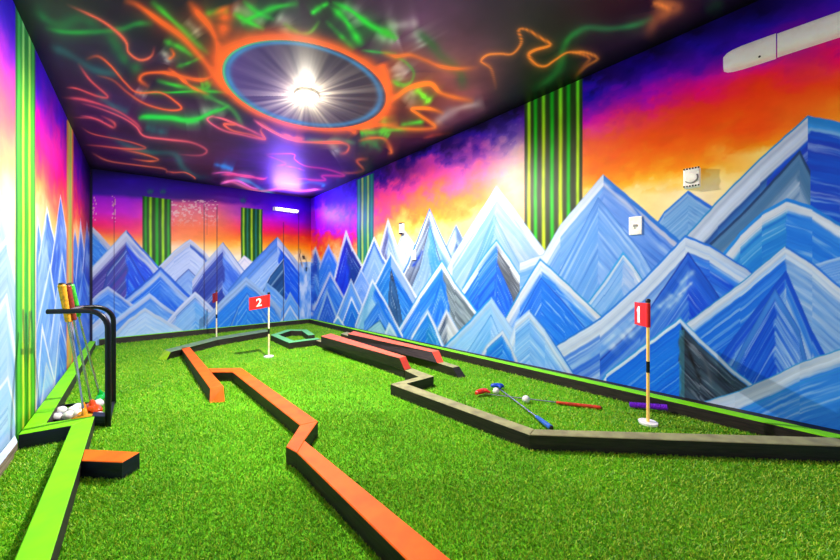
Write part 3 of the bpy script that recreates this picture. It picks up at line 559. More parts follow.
def wall(name,P0,u,svals,zvals,sedge,painter):
    S,Z=np.meshgrid(svals,zvals,indexing='ij'); S=S.ravel(); Z=Z.ravel()
    X=P0[0]+u[0]*S; Y=P0[1]+u[1]*S
    Sm=np.where(S>sedge,2*sedge-S,S); Xm=P0[0]+u[0]*Sm; Ym=P0[1]+u[1]*Sm
    p=P(CX+F*Xm/Ym,HY-F*(Z-H)/Ym,Sm,Z); painter(p)
    return grid_mesh(name,np.stack([X,Y,Z],1),len(svals),len(zvals),p.c,M['wall'])
LEN=10.0
zt=3.35
sv=[wall_s(C0,UR,px) for px in np.arange(314.1,850,.9)]; sv=np.array([0]+list(sv)+list(np.linspace(sv[-1],LEN,60)[1:]))
wall('wall_right',C0,UR,sv,np.linspace(0,zt,600),wall_s(C0,UR,848),paint_right)
pxs=np.arange(88.2,-9,-.45); sv=[wall_s(B0,UL,px) for px in pxs]; sv=np.array([0]+[s for s in sv if s>0]+list(np.linspace(sv[-1],LEN,80)[1:]))
wall('wall_left',B0,UL,sv,np.linspace(0,zt,600),wall_s(B0,UL,-8),paint_left)
sv=np.linspace(0,LBK,330)
wall('wall_back',B0,UB,sv,np.linspace(0,zt,330),99,paint_back)
# end wall behind the camera
E1=C0+UR*LEN; E2=B0+UL*LEN
sv=np.linspace(0,float(np.linalg.norm(E1-E2)),60); zz=np.linspace(0,zt,60); S,Z=np.meshgrid(sv,zz,indexing='ij'); ue=unit(E1-E2)
colr=np.stack([np.interp(Z.ravel(),[0,1.2,1.5,2,2.5,3],c) for c in ([60,110,255,255,190,40],[130,165,220,100,0,0],[225,235,180,20,190,150])],1)
grid_mesh('wall_front',np.stack([E2[0]+ue[0]*S.ravel(),E2[1]+ue[1]*S.ravel(),Z.ravel()],1),60,60,colr,M['wall'])
# ceiling: bilinear between wall lines
nu,nv=620,520
tu=np.linspace(0,1,nu)
# denser sampling toward camera region irrelevant: s from back (0) to front (1)
a=np.linspace(0,1,nu)[:,None]; b=np.linspace(0,1,nv)[None,:]
left=B0[None,None,:]+(UL*LEN)[None,None,:]*a[...,None]; right=C0[None,None,:]+(UR*LEN)[None,None,:]*a[...,None]
pt=left*(1-b[...,None])+right*b[...,None]; X=pt[...,0].ravel(); Y=pt[...,1].ravel(); Zc=ceil_z(X,Y)
Ym=np.where(Y<2.1,4.2-Y,Y)
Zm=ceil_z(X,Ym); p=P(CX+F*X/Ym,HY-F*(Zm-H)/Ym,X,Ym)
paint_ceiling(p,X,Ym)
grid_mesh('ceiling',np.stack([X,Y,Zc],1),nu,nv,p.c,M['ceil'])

# floor
def turf_mat(name, blades=False):
    m=bpy.data.materials.new(name); m.use_nodes=True; nt=m.node_tree; b=nt.nodes['Principled BSDF']
    tc=nt.nodes.new('ShaderNodeTexCoord')
    def nz(s,d=4):
        n=nt.nodes.new('ShaderNodeTexNoise'); n.inputs['Scale'].default_value=s; n.inputs['Detail'].default_value=d; nt.links.new(tc.outputs['Object'],n.inputs['Vector']); return n
    n1=nz(1.6); n2=nz(95,6); n3=nz(320,2)
    r=nt.nodes.new('ShaderNodeValToRGB'); e=r.color_ramp.elements
    e[0].position=.33; e[0].color=L3((36,100,6)); e[1].position=.68; e[1].color=L3((160,232,30))
    x=e.new(.5); x.color=L3((92,180,12))
    ad=nt.nodes.new('ShaderNodeMath'); ad.operation='MULTIPLY_ADD'; ad.inputs[1].default_value=.45; 
    nt.links.new(n3.outputs['Fac'],ad.inputs[0])
    m2=nt.nodes.new('ShaderNodeMath'); m2.operation='MULTIPLY'; m2.inputs[1].default_value=.55; nt.links.new(n2.outputs['Fac'],m2.inputs[0]); nt.links.new(m2.outputs[0],ad.inputs[2])
    if blades:
        at=nt.nodes.new('ShaderNodeAttribute'); at.attribute_name='paint'
        b.inputs['Roughness'].default_value=.55
        mx=nt.nodes.new('ShaderNodeMix'); mx.data_type='RGBA'; mx.blend_type='MULTIPLY'; mx.inputs['Factor'].default_value=1
        mr=nt.nodes.new('ShaderNodeMapRange'); mr.inputs['From Min'].default_value=.3; mr.inputs['From Max'].default_value=.7; mr.inputs['To Min'].default_value=.75; mr.inputs['To Max'].default_value=1.1
        nt.links.new(n1.outputs['Fac'],mr.inputs['Value']); nt.links.new(at.outputs['Color'],mx.inputs['A']); nt.links.new(mr.outputs['Result'],mx.inputs['B']); nt.links.new(mx.outputs['Result'],b.inputs['Base Color'])
        return m
    nt.links.new(ad.outputs[0],r.inputs['Fac'])
    mx=nt.nodes.new('ShaderNodeMix'); mx.data_type='RGBA'; mx.blend_type='MULTIPLY'; mx.inputs['Factor'].default_value=1
    mr=nt.nodes.new('ShaderNodeMapRange'); mr.inputs['From Min'].default_value=.3; mr.inputs['From Max'].default_value=.7; mr.inputs['To Min'].default_value=.8; mr.inputs['To Max'].default_value=1.1
    nt.links.new(n1.outputs['Fac'],mr.inputs['Value']); nt.links.new(r.outputs['Color'],mx.inputs['A']); nt.links.new(mr.outputs['Result'],mx.inputs['B']); nt.links.new(mx.outputs['Result'],b.inputs['Base Color'])
    b.inputs['Roughness'].default_value=.85; b.inputs['Specular IOR Level'].default_value=.2
    bp=nt.nodes.new('ShaderNodeBump'); bp.inputs['Strength'].default_value=.8; bp.inputs['Distance'].default_value=.01
    nt.links.new(ad.outputs[0],bp.inputs['Height']); nt.links.new(bp.outputs['Normal'],b.inputs['Normal'])
    return m
M['turf']=turf_mat('turf_base'); M['blade']=turf_mat('turf_blade',True)
fl=MB(); q=[B0,C0,E1,E2]; fl.hexa([(v[0],v[1],-.1) for v in q],[(v[0],v[1],0) for v in q])
FLOOR=tag(fl.build('floor',M['turf']),kind='structure')
# turf pile
def turf():
    pts=[];sz=[]
    for d0,d1,dens,h in ((1.08,1.8,30000,.017),(1.8,2.7,17000,.019),(2.7,4.2,7000,.022),(4.2,7.6,2200,.026)):
        w0=1.3*d1; n=int(dens*(d1-d0)*2*w0)
        x=rng.uniform(-w0,w0,n); y=rng.uniform(d0,d1,n); k=(np.abs(x)<1.3*y)
        # inside the room
        def side(P0,u): return (x-P0[0])*u[1]-(y-P0[1])*u[0]
        k&=(side(C0,UR)*side_ref(C0,UR)>0)&(side(B0,UL)*side_ref(B0,UL)>0)&(side(B0,UB)*side_ref(B0,UB)>0)
        pts.append(np.stack([x[k],y[k]],1)); sz.append(np.full(k.sum(),h))
    pts=np.concatenate(pts); sz=np.concatenate(sz); n=len(pts)
    an=rng.uniform(0,2*np.pi,n); la=rng.uniform(0,2*np.pi,n); ln=rng.uniform(.2,.9,n)*sz; hh=sz*rng.uniform(.55,1,n); w=sz*.13
    dx=np.cos(an)*w; dy=np.sin(an)*w
    V=np.zeros((n,3,3)); V[:,0,0]=pts[:,0]-dx; V[:,0,1]=pts[:,1]-dy; V[:,1,0]=pts[:,0]+dx; V[:,1,1]=pts[:,1]+dy
    V[:,2,0]=pts[:,0]+np.cos(la)*ln; V[:,2,1]=pts[:,1]+np.sin(la)*ln; V[:,2,2]=hh
    V=V.reshape(-1,3)*K
    me=bpy.data.meshes.new('turf_pile'); me.vertices.add(3*n); me.vertices.foreach_set('co',V.astype(np.float32).ravel())
    me.loops.add(3*n); me.loops.foreach_set('vertex_index',np.arange(3*n,dtype=np.int32)); me.polygons.add(n); me.polygons.foreach_set('loop_start',np.arange(0,3*n,3,dtype=np.int32)); me.update(calc_edges=True)
    t=rng.uniform(0,1,n)**1.2; base=lerp((78,165,8),(220,255,60),t); base=np.repeat(base,3,0)
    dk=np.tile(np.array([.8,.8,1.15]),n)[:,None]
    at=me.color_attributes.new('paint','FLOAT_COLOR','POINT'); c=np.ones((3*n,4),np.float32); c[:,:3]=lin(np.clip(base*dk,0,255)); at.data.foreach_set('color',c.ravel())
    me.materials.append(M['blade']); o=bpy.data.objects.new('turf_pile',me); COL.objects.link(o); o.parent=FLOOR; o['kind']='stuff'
def side_ref(P0,u): return (0-P0[0])*u[1]-(4-P0[1])*u[0]
turf()

# ------------------------------------------------------------------ kerbs
def beam(parent,top,z1,z0=0,paint='green',side='dark',bottom=None,paint_faces=(),endpaint=None,bev=.004,name='timber_beam',label=None,wz=None):
    """top: 4 corners as px pairs lying at height z1 (or Vectors)"""
    tp=[T(a[0],a[1],z1) if len(a)==2 else Vector(a) for a in top]
    bt=[Vector((v.x,v.y,z0)) for v in tp] if bottom is None else [ (Vector((tp[i].x,tp[i].y,z0)) if b is None else (T(b[0],b[1],z0) if len(b)==2 else Vector(b))) for i,b in enumerate(bottom)]
    mb=MB(); n=len(tp); vs=bt+tp
    fs=[tuple(range(n-1,-1,-1)),tuple(range(n,2*n))]+[(i,(i+1)%n,n+(i+1)%n,n+i) for i in range(n)]
    m=[1,0]+[(2 if endpaint else 0) if i in paint_faces else 1 for i in range(n)]
    mb.add(vs,fs,m)
    o=mb.build(name,[M[paint],M[side]]+([M[endpaint]] if endpaint else []),parent,bevel=bev,segs=1,topbev=True)
    if label: o['label']=label
    return o
def zc(v,z): return Vector((v.x,v.y,z))
hk=.1
# left wall kerb
k=thing('lane_border',zc(T(46,422.9,hk),0),'lime green topped kerb running along the left mural wall behind the putter stand','border')
beam(k,[(46,422.9),(95.6,341),(89.2,341.2),(71.0,364.2),(21,431.2)],hk)
k=thing('lane_border',zc(T(71.4,425,hk),0),'lime green topped kerb cutting across in front of the golf balls with a navy face','border')
beam(k,[(18.6,434.3),(71.4,425),(94.4,415.8),(94.6,415.7),(46,422.9),(21,431.2)][:2]+[(94.6,415.7),(46,422.9),(21,431.2)],hk,side='navy')
nearL=T(14,560,hk); dirL=(nearL-T(71.4,425,hk)); nearR=T(50,560,hk); dirR=nearR-T(94.6,415.7,hk)
k=thing('lane_border',zc(T(94.6,415.7,hk),0),'long wide lime green topped kerb running toward the bottom left corner','border')
beam(k,[tuple(T(71.4,425,hk)),tuple(nearL+dirL*.45),tuple(nearR+dirR*.45),tuple(T(94.6,415.7,hk))],hk)
k=thing('lane_border',zc(T(100,460,hk),0),'short stub of orange topped kerb with black sides jutting from the lime green kerb','border')
beam(k,[(81.6,460.4),(122,462),(139.6,451.8),(84.6,449)],.097,paint='orange',side='navy')
# pale kerb in the lower left corner
k=thing('lane_border',zc(T(10,445,hk),0),'raw two-plank timber kerb with a pale blue painted top at the left edge','border')
A=T(18.6,434.6,hk); Bq=T(17.5,441.5,hk); 
wl=lambda y,off=0: Vector((-.847-.82*y+off,y,hk))
dr=Vector((UL[0],UL[1],0))
def wl2(v,t): w=v+dr*t; return w
A2=wl(A.y,.03); 
for zz0,zz1,pa,off in ((.052,hk,'palewood',0),(0,.046,'raw',.015)):
    Ao=zc(A2,zz1); Bo=zc(Bq,zz1); o2=Vector((-dr.y,dr.x,0))*off*-1
    beam(k,[tuple(Ao),tuple(Bo+o2),tuple(Bo+dr*1.6+o2),tuple(Ao+dr*1.6)],zz1,zz0,paint=pa,side='raw',name='timber_plank')
# back wall kerb
k=thing('lane_border',zc(T(200,329.5,hk),0),'dark timber kerb with a thin green top edge along the foot of the back wall','border')
nb=Vector((UB[1],-UB[0],0)); nb = nb if nb.y<0 else -nb
b0=Vector((B0[0],B0[1],hk)); b1=Vector((C0[0],C0[1],hk)); ub=Vector((UB[0],UB[1],0))
beam(k,[tuple(b0+ub*.1+nb*.002),tuple(b0+ub*.1+nb*.06),tuple(b1-ub*.07+nb*.06),tuple(b1-ub*.07+nb*.002)],hk)
# right wall kerb
k=thing('lane_border',zc(T(660,399,hk),0),'long dark timber kerb with a lime green top stripe along the right mural wall','border')
c0=Vector((C0[0],C0[1],hk)); ur=Vector((UR[0],UR[1],0)); nr=Vector((UR[1],-UR[0],0)); nr = nr if nr.x<0 else -nr
i0=T(316,320.3,hk); i1=T(660,399,hk); i2=T(840,439.6,hk)
L9=ur*9.9
def offs(pa_,pb_):
    va,vb=T(*pa_,hk),T(*pb_,hk); sa,sb=(va-c0).dot(ur),(vb-c0).dot(ur); oa,ob_=(va-c0).dot(nr),(vb-c0).dot(nr)
    return lambda s_: oa+(ob_-oa)*(s_-sa)/(sb-sa)
fin=offs((660,398.6),(840,439.4)); fou=offs((660,394.6),(840,434.2)); ends=(.1,7.9)
print('kerb offsets',[(round(fin(e_),3),round(fou(e_),3)) for e_ in ends])
def rk_pt(s_,o_): return tuple(c0+ur*s_+nr*o_)
KI=[max(.055,fin(e_)) for e_ in ends]; KO=[min(max(.02,fou(e_)),KI[i_]-.03) for i_,e_ in enumerate(ends)]
beam(k,[rk_pt(.02,.003),rk_pt(.02,KO[0]-.002),rk_pt(7.9,KO[1]-.002),rk_pt(7.9,.003)],hk-.004,paint='dark',name='backing_strip')
beam(k,[rk_pt(.02,KO[0]),rk_pt(.02,KI[0]),rk_pt(7.9,KI[1]),rk_pt(7.9,KO[1])],hk,side='dark')
# gray-green zigzag run (front right) + red beams
k=thing('lane_border',zc(T(406,383,hk),0),'weathered olive topped zigzag kerb around hole one ending at the right wall','border')
cA=(433.8,376.3); cB=(418.6,376.8); cC=(406.4,383.6); cD=(390.6,384.0); cE=(529.6,434.5); cFq=(534.5,429)
beam(k,[cD,cC,cA,(413,368.6),(404.9,370.4),cB],hk,paint='olive',bev=0)
# long leg
beam(k,[cD,cE,cFq,cC],hk,paint='olive')
e1=T(840,446,hk); e2=T(810,436.6,hk); s1=T(529.6,434.5,hk); s2=T(534.5,429,hk)
d1=(e1-s1); d2=(e2-s2)
def hit(p0,d,off):   # to the inner face of right kerb
    # (p0+t d - c0).nr = off
    t=(off-(p0-c0).dot(nr))/d.dot(nr); return p0+d*t
beam(k,[tuple(s1),tuple(hit(s1,d1,.088)),tuple(hit(s2,d2,.088)),tuple(s2)],hk,paint='olive')
# red topped double beam (near)
rz=.213; rl=.088
k=thing('lane_border',zc(T(399,369,rl),0),'near coral red topped beam stacked on a dark timber, front one of the pair','border','coral topped double beams')
beam(k,[(316,340.2),(404.2,370.1),(412.6,368.3),(330,337.5)],rl,paint='olive')
tp=[(321,336),(399.3,357.8),(405.6,356.2),(331,333.4)]
near_f=T(404.6,370.2,rl+.003); near_b=T(411,368.2,rl+.003)
fl_=T(321,336,rz); fb_=T(331,333.4,rz)
beam(k,tp,rz,rl+.003,paint='red',bottom=[None,tuple(near_f),tuple(near_b),None],paint_faces=(1,),endpaint='redface',label='coral red topped upper beam with a sloped scarlet end')
k=thing('lane_border',zc(T(437,363,rl),0),'rear coral red topped beam stacked on a dark timber, nearer the right wall','border','coral topped double beams')
rz2=.205; rl2=.105
beam(k,[(341,333.6),(452.5,367.3),(458.8,366),(347,331.6)],rl2,paint='olive',bottom=[None,(458.8,378.6),(466,377),None])
tp=[(348,333.6),(432,351.8),(439,350.7),(353.6,331)]
beam(k,tp,rz2,rl2+.003,paint='red',bottom=[None,tuple(T(437.3,362.9,rl2+.003)),tuple(T(443.6,362,rl2+.003)),None],paint_faces=(1,),endpaint='redface',label='coral red topped upper beam with a sloped scarlet end')
# far sage zigzag
k=thing('lane_border',zc(T(190,347,hk),0),'thin sage topped kerb behind the second hole with a lime sloped end','border')
beam(k,[(171,351.8),(218,339.5),(215,337),(165,349.6)],hk,paint='sage',bottom=[(166.5,360),None,None,(157.6,359.7)],paint_faces=(3,),endpaint='limeend')
beam(k,[(218,339.5),(268.5,331.2),(266,329),(215,337)],hk,paint='sage')
# mint hexagon
k=thing('lane_border',zc(T(290,342,hk),0),'mint topped open hexagon kerb near the back corner','border')
hx=[T(311.4,334.8,hk),T(304.5,330,hk),T(289,330,hk),T(274.5,334.6,hk),T(291.5,341.6,hk),T(318.6,338.2,hk)]
def strip(pts,w):
    out=[];inn=[]
    for i,pnt in enumerate(pts):
        a=(pts[i]-pts[i-1]).normalized() if i>0 else None; b=(pts[i+1]-pts[i]).normalized() if i<len(pts)-1 else None
        a=a or b; b=b or a; na=Vector((-a.y,a.x,0)); nb_=Vector((-b.y,b.x,0)); mm=(na+nb_).normalized(); l=w/2/max(.4,mm.dot(na))
        out.append(pnt+mm*l); inn.append(pnt-mm*l)
    return out,inn
o_,i_=strip(hx,.11)
for j in range(len(hx)-1):
    beam(k,[tuple(o_[j]),tuple(o_[j+1]),tuple(i_[j+1]),tuple(i_[j])],hk,paint='mint')
# orange runs
k=thing('lane_border',zc(T(205,380,hk),0),'straight orange topped kerb with an orange cut end, behind the long orange zigzag','border')
beam(k,[(181,348),(210.2,388.2),(223.5,386),(189.7,346.8)],hk,paint='orange',bottom=[None,(209.6,403),(224.8,402),None],paint_faces=(1,))
k=thing('lane_border',zc(T(300,424,hk),0),'long orange topped zigzag kerb running from mid floor to the bottom edge','border')
beam(k,[(211.5,372),(232.4,371.8),(241.7,367.8),(208.6,368.3)],hk,paint='orange')
beam(k,[(232.4,371.8),(300,425),(318,421.0),(241.7,367.8)],hk,paint='orange')
beam(k,[(300,425),(286,446.5),(297,452.5),(304.4,440),(318,421.0)],hk,paint='orange',bev=.003)
n1=T(407.3,560,hk); m1=T(297,452.5,hk); n2=T(452.3,560,hk); m2=T(304.4,440,hk)
# second long leg continues past the frame
beam(k,[tuple(m1),tuple(n1+(n1-m1)*.5),tuple(n2+(n2-m2)*.5),tuple(m2)],hk,paint='orange')

# ------------------------------------------------------------------ flags
def text_mesh(ch,size):
    cu=bpy.data.curves.new('num','FONT'); cu.body=ch; cu.size=size; cu.align_x='CENTER'; cu.align_y='CENTER'; cu.extrude=.0006; cu.offset=size*.018
    o=bpy.data.objects.new('num',cu); COL.objects.link(o); bpy.context.view_layer.update()
    me=bpy.data.meshes.new_from_object(o.evaluated_get(bpy.context.evaluated_depsgraph_get())); bpy.data.objects.remove(o); return me
def flagstick(bx,by,topy,fp,ends,num,label,ring,sz,segs,fh,cuplabel,dark=False,polemat='poley',tx=1):
    base=T(bx,by,0); d=base.y; zt_=H-(topy-HY)*d/F
    o=thing('golf_flagstick',base,label,'flag','numbered practice flags')
    mb=MB(); r=.0105
    mb.tube([base+Vector((0,0,.004)),base+Vector((0,0,zt_-.03))],r,12); mb.build('pole',M[polemat],o,smooth=True)
    MB().tube([base+Vector((0,0,ring[0]*zt_)),base+Vector((0,0,ring[1]*zt_))],r*1.12,12).build('ring_band',M['black'],o,smooth=True)
    MB().lathe([(.012,0),(.017,.004),(.017,.02),(.012,.03)],base+Vector((0,0,zt_-.032)),14).build('cap',M['black'],o,smooth=True)
    # flag cloth: grid from pole out
    ft=zt_-.034; a=Vector(ends); L=a.length; nx,nz_=14,6; side=Vector((-a.y,a.x,0)).normalized()
    vs=[];fs=[]
    for s_ in (1,-1):
        b0_=len(vs)
        for i in range(nx+1):
            t=i/nx
            for j in range(nz_+1):
                w=math.sin(t*5.0)*.016*t+.0
                pos=base+a*t+side*(w+s_*.0012)+Vector((0,0,ft-sz*t*fp-fh*(j/nz_)))
                vs.append(pos)
        for i in range(nx):
            for j in range(nz_):
                q0=b0_+i*(nz_+1)+j; f=(q0,q0+1,q0+nz_+2,q0+nz_+1); fs.append(f if s_==1 else f[::-1])
    fm=MB().add(vs,fs); flag=fm.build('flag',M['flagdark'] if dark else M['flag'],o,smooth=True)
    MB().tube([base+Vector((0,0,ft)),base+Vector((0,0,ft-fh))],r*1.5,12).build('sleeve',M['flagdark'] if dark else M['flag'],o,smooth=True)
    # printed number, wrapped on the cloth on both sides
    if num=='1':
        q=[(-.10,-.36),(.10,-.36),(.10,.36),(-.03,.36),(-.20,.20),(-.20,.10),(-.10,.15)]; q=[(a_*.72,b_) for a_,b_ in q]
        me=bpy.data.meshes.new('num'); me.from_pydata([(a_*fh*K,b_*fh*K,0) for a_,b_ in q],[],[(0,1,2,6),(2,3,4,5),(2,5,6)])
    else: me=text_mesh(num,fh*.86*K)
    for vtx in me.vertices: pass
    cp=[v.co.copy() for v in me.vertices]
    # camera-facing side
    cam=Vector((0,0,0)); mid=base+a*.5; s_=1 if (cam-mid).dot(side)>0 else -1
    sgn = 1 if (a.x*1.0)*1>=0 else -1
    # text x axis must run to camera-right
    right=a.normalized(); scr=(lambda v:(v.x/v.y)); sg = 1 if scr(base+a)>scr(base) else -1
    for v,c in zip(me.vertices,cp):
        lx=c.x/K*sg*tx; t=.52+lx/L; w=math.sin(t*5.0)*.016*t
        pos=base+a*t+side*(w+s_*(.0045+ (.0006 if c.z>0 else 0)))+Vector((0,0,ft-sz*t*fp-fh*.52+c.y/K))
        v.co=(pos-base)*K
    ob=bpy.data.objects.new('number_print',me); me.materials.clear(); me.materials.append(M['flagtext']); COL.objects.link(ob); ob.parent=o; ob['label']='white printed number %s on the flag'%num
    return o,base
def cup(base,label):
    o=thing('hole_cup',base,label,'golf hole','hole cups')
    MB().lathe([(.05,.0),(.060,.003),(.062,.019),(.056,.021),(.046,.0195)],base,32).build('rim',M['white'],o,smooth=True)
    return o
o,b=flagstick(648,424,298.5,1,(.045,.25,0),'1','red flag numbered 1 on a yellow pole beside the right wall',(.41,.50),.012,1,.178,'',tx=2.0)
cup(b,'white hole rim at the foot of the flag numbered 1')
o,b=flagstick(268.8,357.3,292,1,(-.184,-.15,0),'2','red flag numbered 2 on a slim pole standing mid floor',(.36,.44),.035,1,.165,'',polemat='polew')
cup(b,'white hole rim at the foot of the flag numbered 2')
o,b=flagstick(216.5,338.6,290,1,(.06,-.18,0),'3','dark red flag seen nearly edge-on standing behind the sage kerb',(.42,.50),.02,1,.16,'',dark=True,polemat='polew')
bpy.data.objects.remove([c for c in o.children if c.name.startswith('number_print')][0])

# ------------------------------------------------------------------ putters & balls
def putter(head,gripend,cg,ch,label,gl=.33,face=None,group=None,hs=1.0,bandcol=None,gr=.0155,sr=.0055):
    head=Vector(head); ge=Vector(gripend); d=(ge-head); L=d.length; u=d.normalized()
    o=thing('putter',head,label,'putter',group)
    g0=ge-u*gl
    MB().tube([head+u*.03,g0+u*.01],[sr,sr*1.15],10).build('shaft',M['steel'],o,smooth=True)
    n=22; path=[];rr=[]
    for i in range(n+1):
        t=i/n; path.append(g0+(ge-g0)*t); rr.append(gr*(.78+.3*t)*(1+.07*(i%2)) if 0<i<n else gr*.7)
    MB().tube(path,rr,12).build('grip',M[cg],o,smooth=True)
    MB().tube([ge,ge+u*.008],[gr*.95,gr*.6],10).build('grip_cap',M['black'],o,smooth=True)
    f=Vector(face if face else (1,0,0)).normalized(); f=Vector((f.x,f.y,0)).normalized(); s=Vector((-f.y,f.x,0))
    hc=Vector((head.x,head.y,max(head.z,.0)))
    mb=MB(); prof=[(-.075,.014),(-.06,.021),(-.02,.024),(.02,.024),(.055,.021),(.072,.013)]
    # mallet-like head: lofted sections along f
    secs=[]; m_=10
    for t,hw in prof:
        ring=[]
        for q_ in range(m_):
            an=2*math.pi*q_/m_; ring.append(hc+f*(t*hs)+s*(math.cos(an)*hw*1.15*hs)+Vector((0,0,(hw*hs)+math.sin(an)*hw*hs)))
        secs+=ring
    fs=[]
    for i in range(len(prof)-1):
        for q_ in range(m_):
            a_=i*m_+q_; b_=i*m_+(q_+1)%m_; fs.append((a_,b_,b_+m_,a_+m_))
    fs.append(tuple(range(m_-1,-1,-1))); fs.append(tuple((len(prof)-1)*m_+q_ for q_ in range(m_)))
    mb.add(secs,fs); mb.build('head',M[ch],o,smooth=True)
    MB().tube([hc+Vector((0,0,.02*hs)),hc+Vector((0,0,.03*hs))+u*.04,hc+u*.075+Vector((0,0,.02*hs))],[.019*hs,.015*hs,.009],12).build('hosel',M[ch],o,smooth=True)
    return o
def ball(c,r,label,group):
    mb=MB().sphere((c[0],c[1],r),r,24,14); o=mb.build('golf_ball',M['ball'],origin=(c[0],c[1],0),smooth=True); return tag(o,label,'ball',group)
tz=.006
# lying on the turf
h=T(482,395.5,0); g=T(601,407.8,.017); putter((h.x,h.y,.018),g,'gredo','hred','red headed putter lying flat with its orange red grip pointing right',gl=.34,face=(.6,.35,0),hs=.95)
h=T(497.5,389.5,0); g=T(551.5,428,.05); putter((h.x,h.y,.02),g,'gblue','hblue','blue putter lying across the red one with its grip resting on the olive kerb',gl=.20,face=(1,-.05,0),hs=.85,gr=.017)
c=T(496,394.2,0); ball(c,.030,'white golf ball beside the blue putter head','loose balls'); c=T(526,403,0); ball(c,.032,'white golf ball lying on the turf by the middle of the red putter shaft','loose balls')
# purple grip leaning on the kerb
p0=T(629.5,404.6,.022); p1=T(668,407.4,.06)
mb=MB(); path=[];rr=[]
for i in range(49):
    t=i/48; path.append(p0+(p1-p0)*t); rr.append(.019*(1+.28*(i%2)) if 0<i<48 else .012)
tag(mb.tube(path,rr,14).build('putter_grip',M['gpurple'],origin=p0,smooth=True),'purple ribbed putter grip lying against the kerb behind the flag numbered 1','grip')

# ------------------------------------------------------------------ putter stand
f1=T(108,427,0); f2=T(113.4,404.6,0)
rk=thing('putter_stand',(f1+f2)/2,'black steel tube putter stand with two bent arms by the left wall','stand')
def arm(foot,topz,ex,ey,dend):
    e=D(ex,ey,dend); e.z=topz; dirn=(Vector((e.x,e.y,0))-Vector((foot.x,foot.y,0))).normalized()
    path=[foot+Vector((0,0,.0)),foot+Vector((0,0,topz-.13))]
    for i in range(1,8):
        a_=math.pi/2*i/7; path.append(foot+dirn*(.13*(1-math.cos(a_)))+Vector((0,0,topz-.13+.13*math.sin(a_))))
    path.append(e); MB().tube(path,.0175,14).build('bent_arm',M['blackmetal'],rk,smooth=True); return e
a1=arm(f1,.845,47.5,310.4,2.33); a2=arm(f2,.840,72,305.7,2.62)
def bar(p_,q_,r=.013,nm='tray_bar'): MB().tube([p_,q_],r,8).build(nm,M['blackmetal'],rk,smooth=True)
tl=T(59.5,409,0); z2=Vector((0,0,.022))
tn=T(51,424,0)
bar(tl+z2,f2+Vector((-.0,0,.03))); bar(f1+z2,f2+z2)
# shelf plate between the feet
def flat(pts,z0,z1,nm,mt):
    MB().hexa([Vector((v.x,v.y,z0)) for v in pts],[Vector((v.x,v.y,z1)) for v in pts]).build(nm,M[mt],rk,bevel=.003,segs=1)
fl0=f1+(tn-f1)*.12
bar(f1+z2,tn+(tl-tn)*.05+z2); bar(tn+(tl-tn)*.05+z2,tl+z2)
ff=T(93,430,0)
v1=f1; v2=f1+(tn-f1)*.28; dv=(f2-f1)*.18
flat([v1,v2,v2+dv,v1+dv],.0,.075,'front_box','navy')
# cross bar holding the grips
x1=a1+(f1-a1)*0; 
hb1=D(69,307.5,2.42); hb2=D(83,305,2.68)
MB().tube([Vector((hb1.x,hb1.y,.845)),Vector((hb2.x,hb2.y,.845))],.012,10).build('cross_bar',M['steel'],rk,smooth=True)
G='putters leaning in the black stand'
def rackputter(hx,hy,hz,gx,gy,gd,cg,chd,label,gl,face,hs=1.15,hd=None):
    hp=T(hx,hy,hz); ge=D(gx,gy,gd); putter(hp,ge,cg,chd,label,gl=gl,face=face,group=None,hs=hs,gr=.021,sr=.007)
rackputter(84.5,414.0,.02,61.5,284,2.44,'gyellow','hyellow','putter with a thick yellow grip, leftmost in the black stand',.285,(.25,-1,0),.9)
rackputter(93,412,.02,66.8,285,2.50,'gred','horange','putter with a brown red grip and orange head in the black stand',.27,(1,-.5,0),1.35)
rackputter(101,400,.02,70.2,284,2.60,'ggreen','hgreen','putter with a bright green grip and green head in the black stand',.27,(.6,-1,0),1.15)
rackputter(85,421.5,.0,65.2,287,2.56,'gorange','hyellow','putter with an orange grip hidden behind the yellow one, its head along the lime kerb',.27,(1,.1,0),1.15)
BG='white golf balls in the putter stand tray'
bl=[(56.6,422,.037,'white golf ball nearest the corner of the lime kerbs'),(61,415.8,.037,'white golf ball behind the one in the kerb corner'),(68.5,420.3,.036,'second white golf ball along the front of the tray'),(77.5,412.3,.036,'white golf ball at the back of the tray pile'),(72.5,414.8,.034,'white golf ball in the middle of the tray pile'),(78.5,418.4,.036,'white golf ball touching the yellow putter head'),(98.3,408,.036,'white golf ball beside the green putter head'),(98.8,421.4,.036,'white golf ball at the corner of the lime kerb by the stand foot')]
for x,y,r,lb in bl: ball(T(x,y,0),r,lb,BG)

# ------------------------------------------------------------------ wall fittings
nR3=nr; urv=ur
def onR(px,py,off=0): 
    v,s=wall_pt(C0,UR,px,py); return v+nR3*off
# white batten
z_b=2.705; sA=wall_s(C0,UR,724); sS=wall_s(C0,UR,776); sE=sS+2.3
def bt(s0,s1,hh,dp,name,parent,ends=True,round_end=False):
    n=14; secs=[]; ts=[0,.02,.05,.1,.16] if round_end else [0]; ss=[s0+t for t in ts]+[s1]
    vs=[]
    for j,s in enumerate(ss):
        f=[.62,.82,.93,.99,1][min(j,4)] if round_end and j<5 else 1
        for i in range(n):
            a_=-math.pi/2+math.pi*i/(n-1)
            z=z_b+math.copysign(abs(math.sin(a_))**.7,math.sin(a_))*hh*f; o_f=.004+dp*f*abs(math.cos(a_))**.55
            pnt=C0+UR*s; vs.append(Vector((pnt[0],pnt[1],z))+nR3*o_f)
    fs=[]
    for j in range(len(ss)-1):
        for i in range(n): a_=j*n+i; b_=j*n+(i+1)%n; fs.append((a_,b_,b_+n,a_+n))
    fs.append(tuple(range(n-1,-1,-1))); fs.append(tuple((len(ss)-1)*n+i for i in range(n)))
    return MB().add(vs,fs).build(name,M['white'],parent,smooth=True)
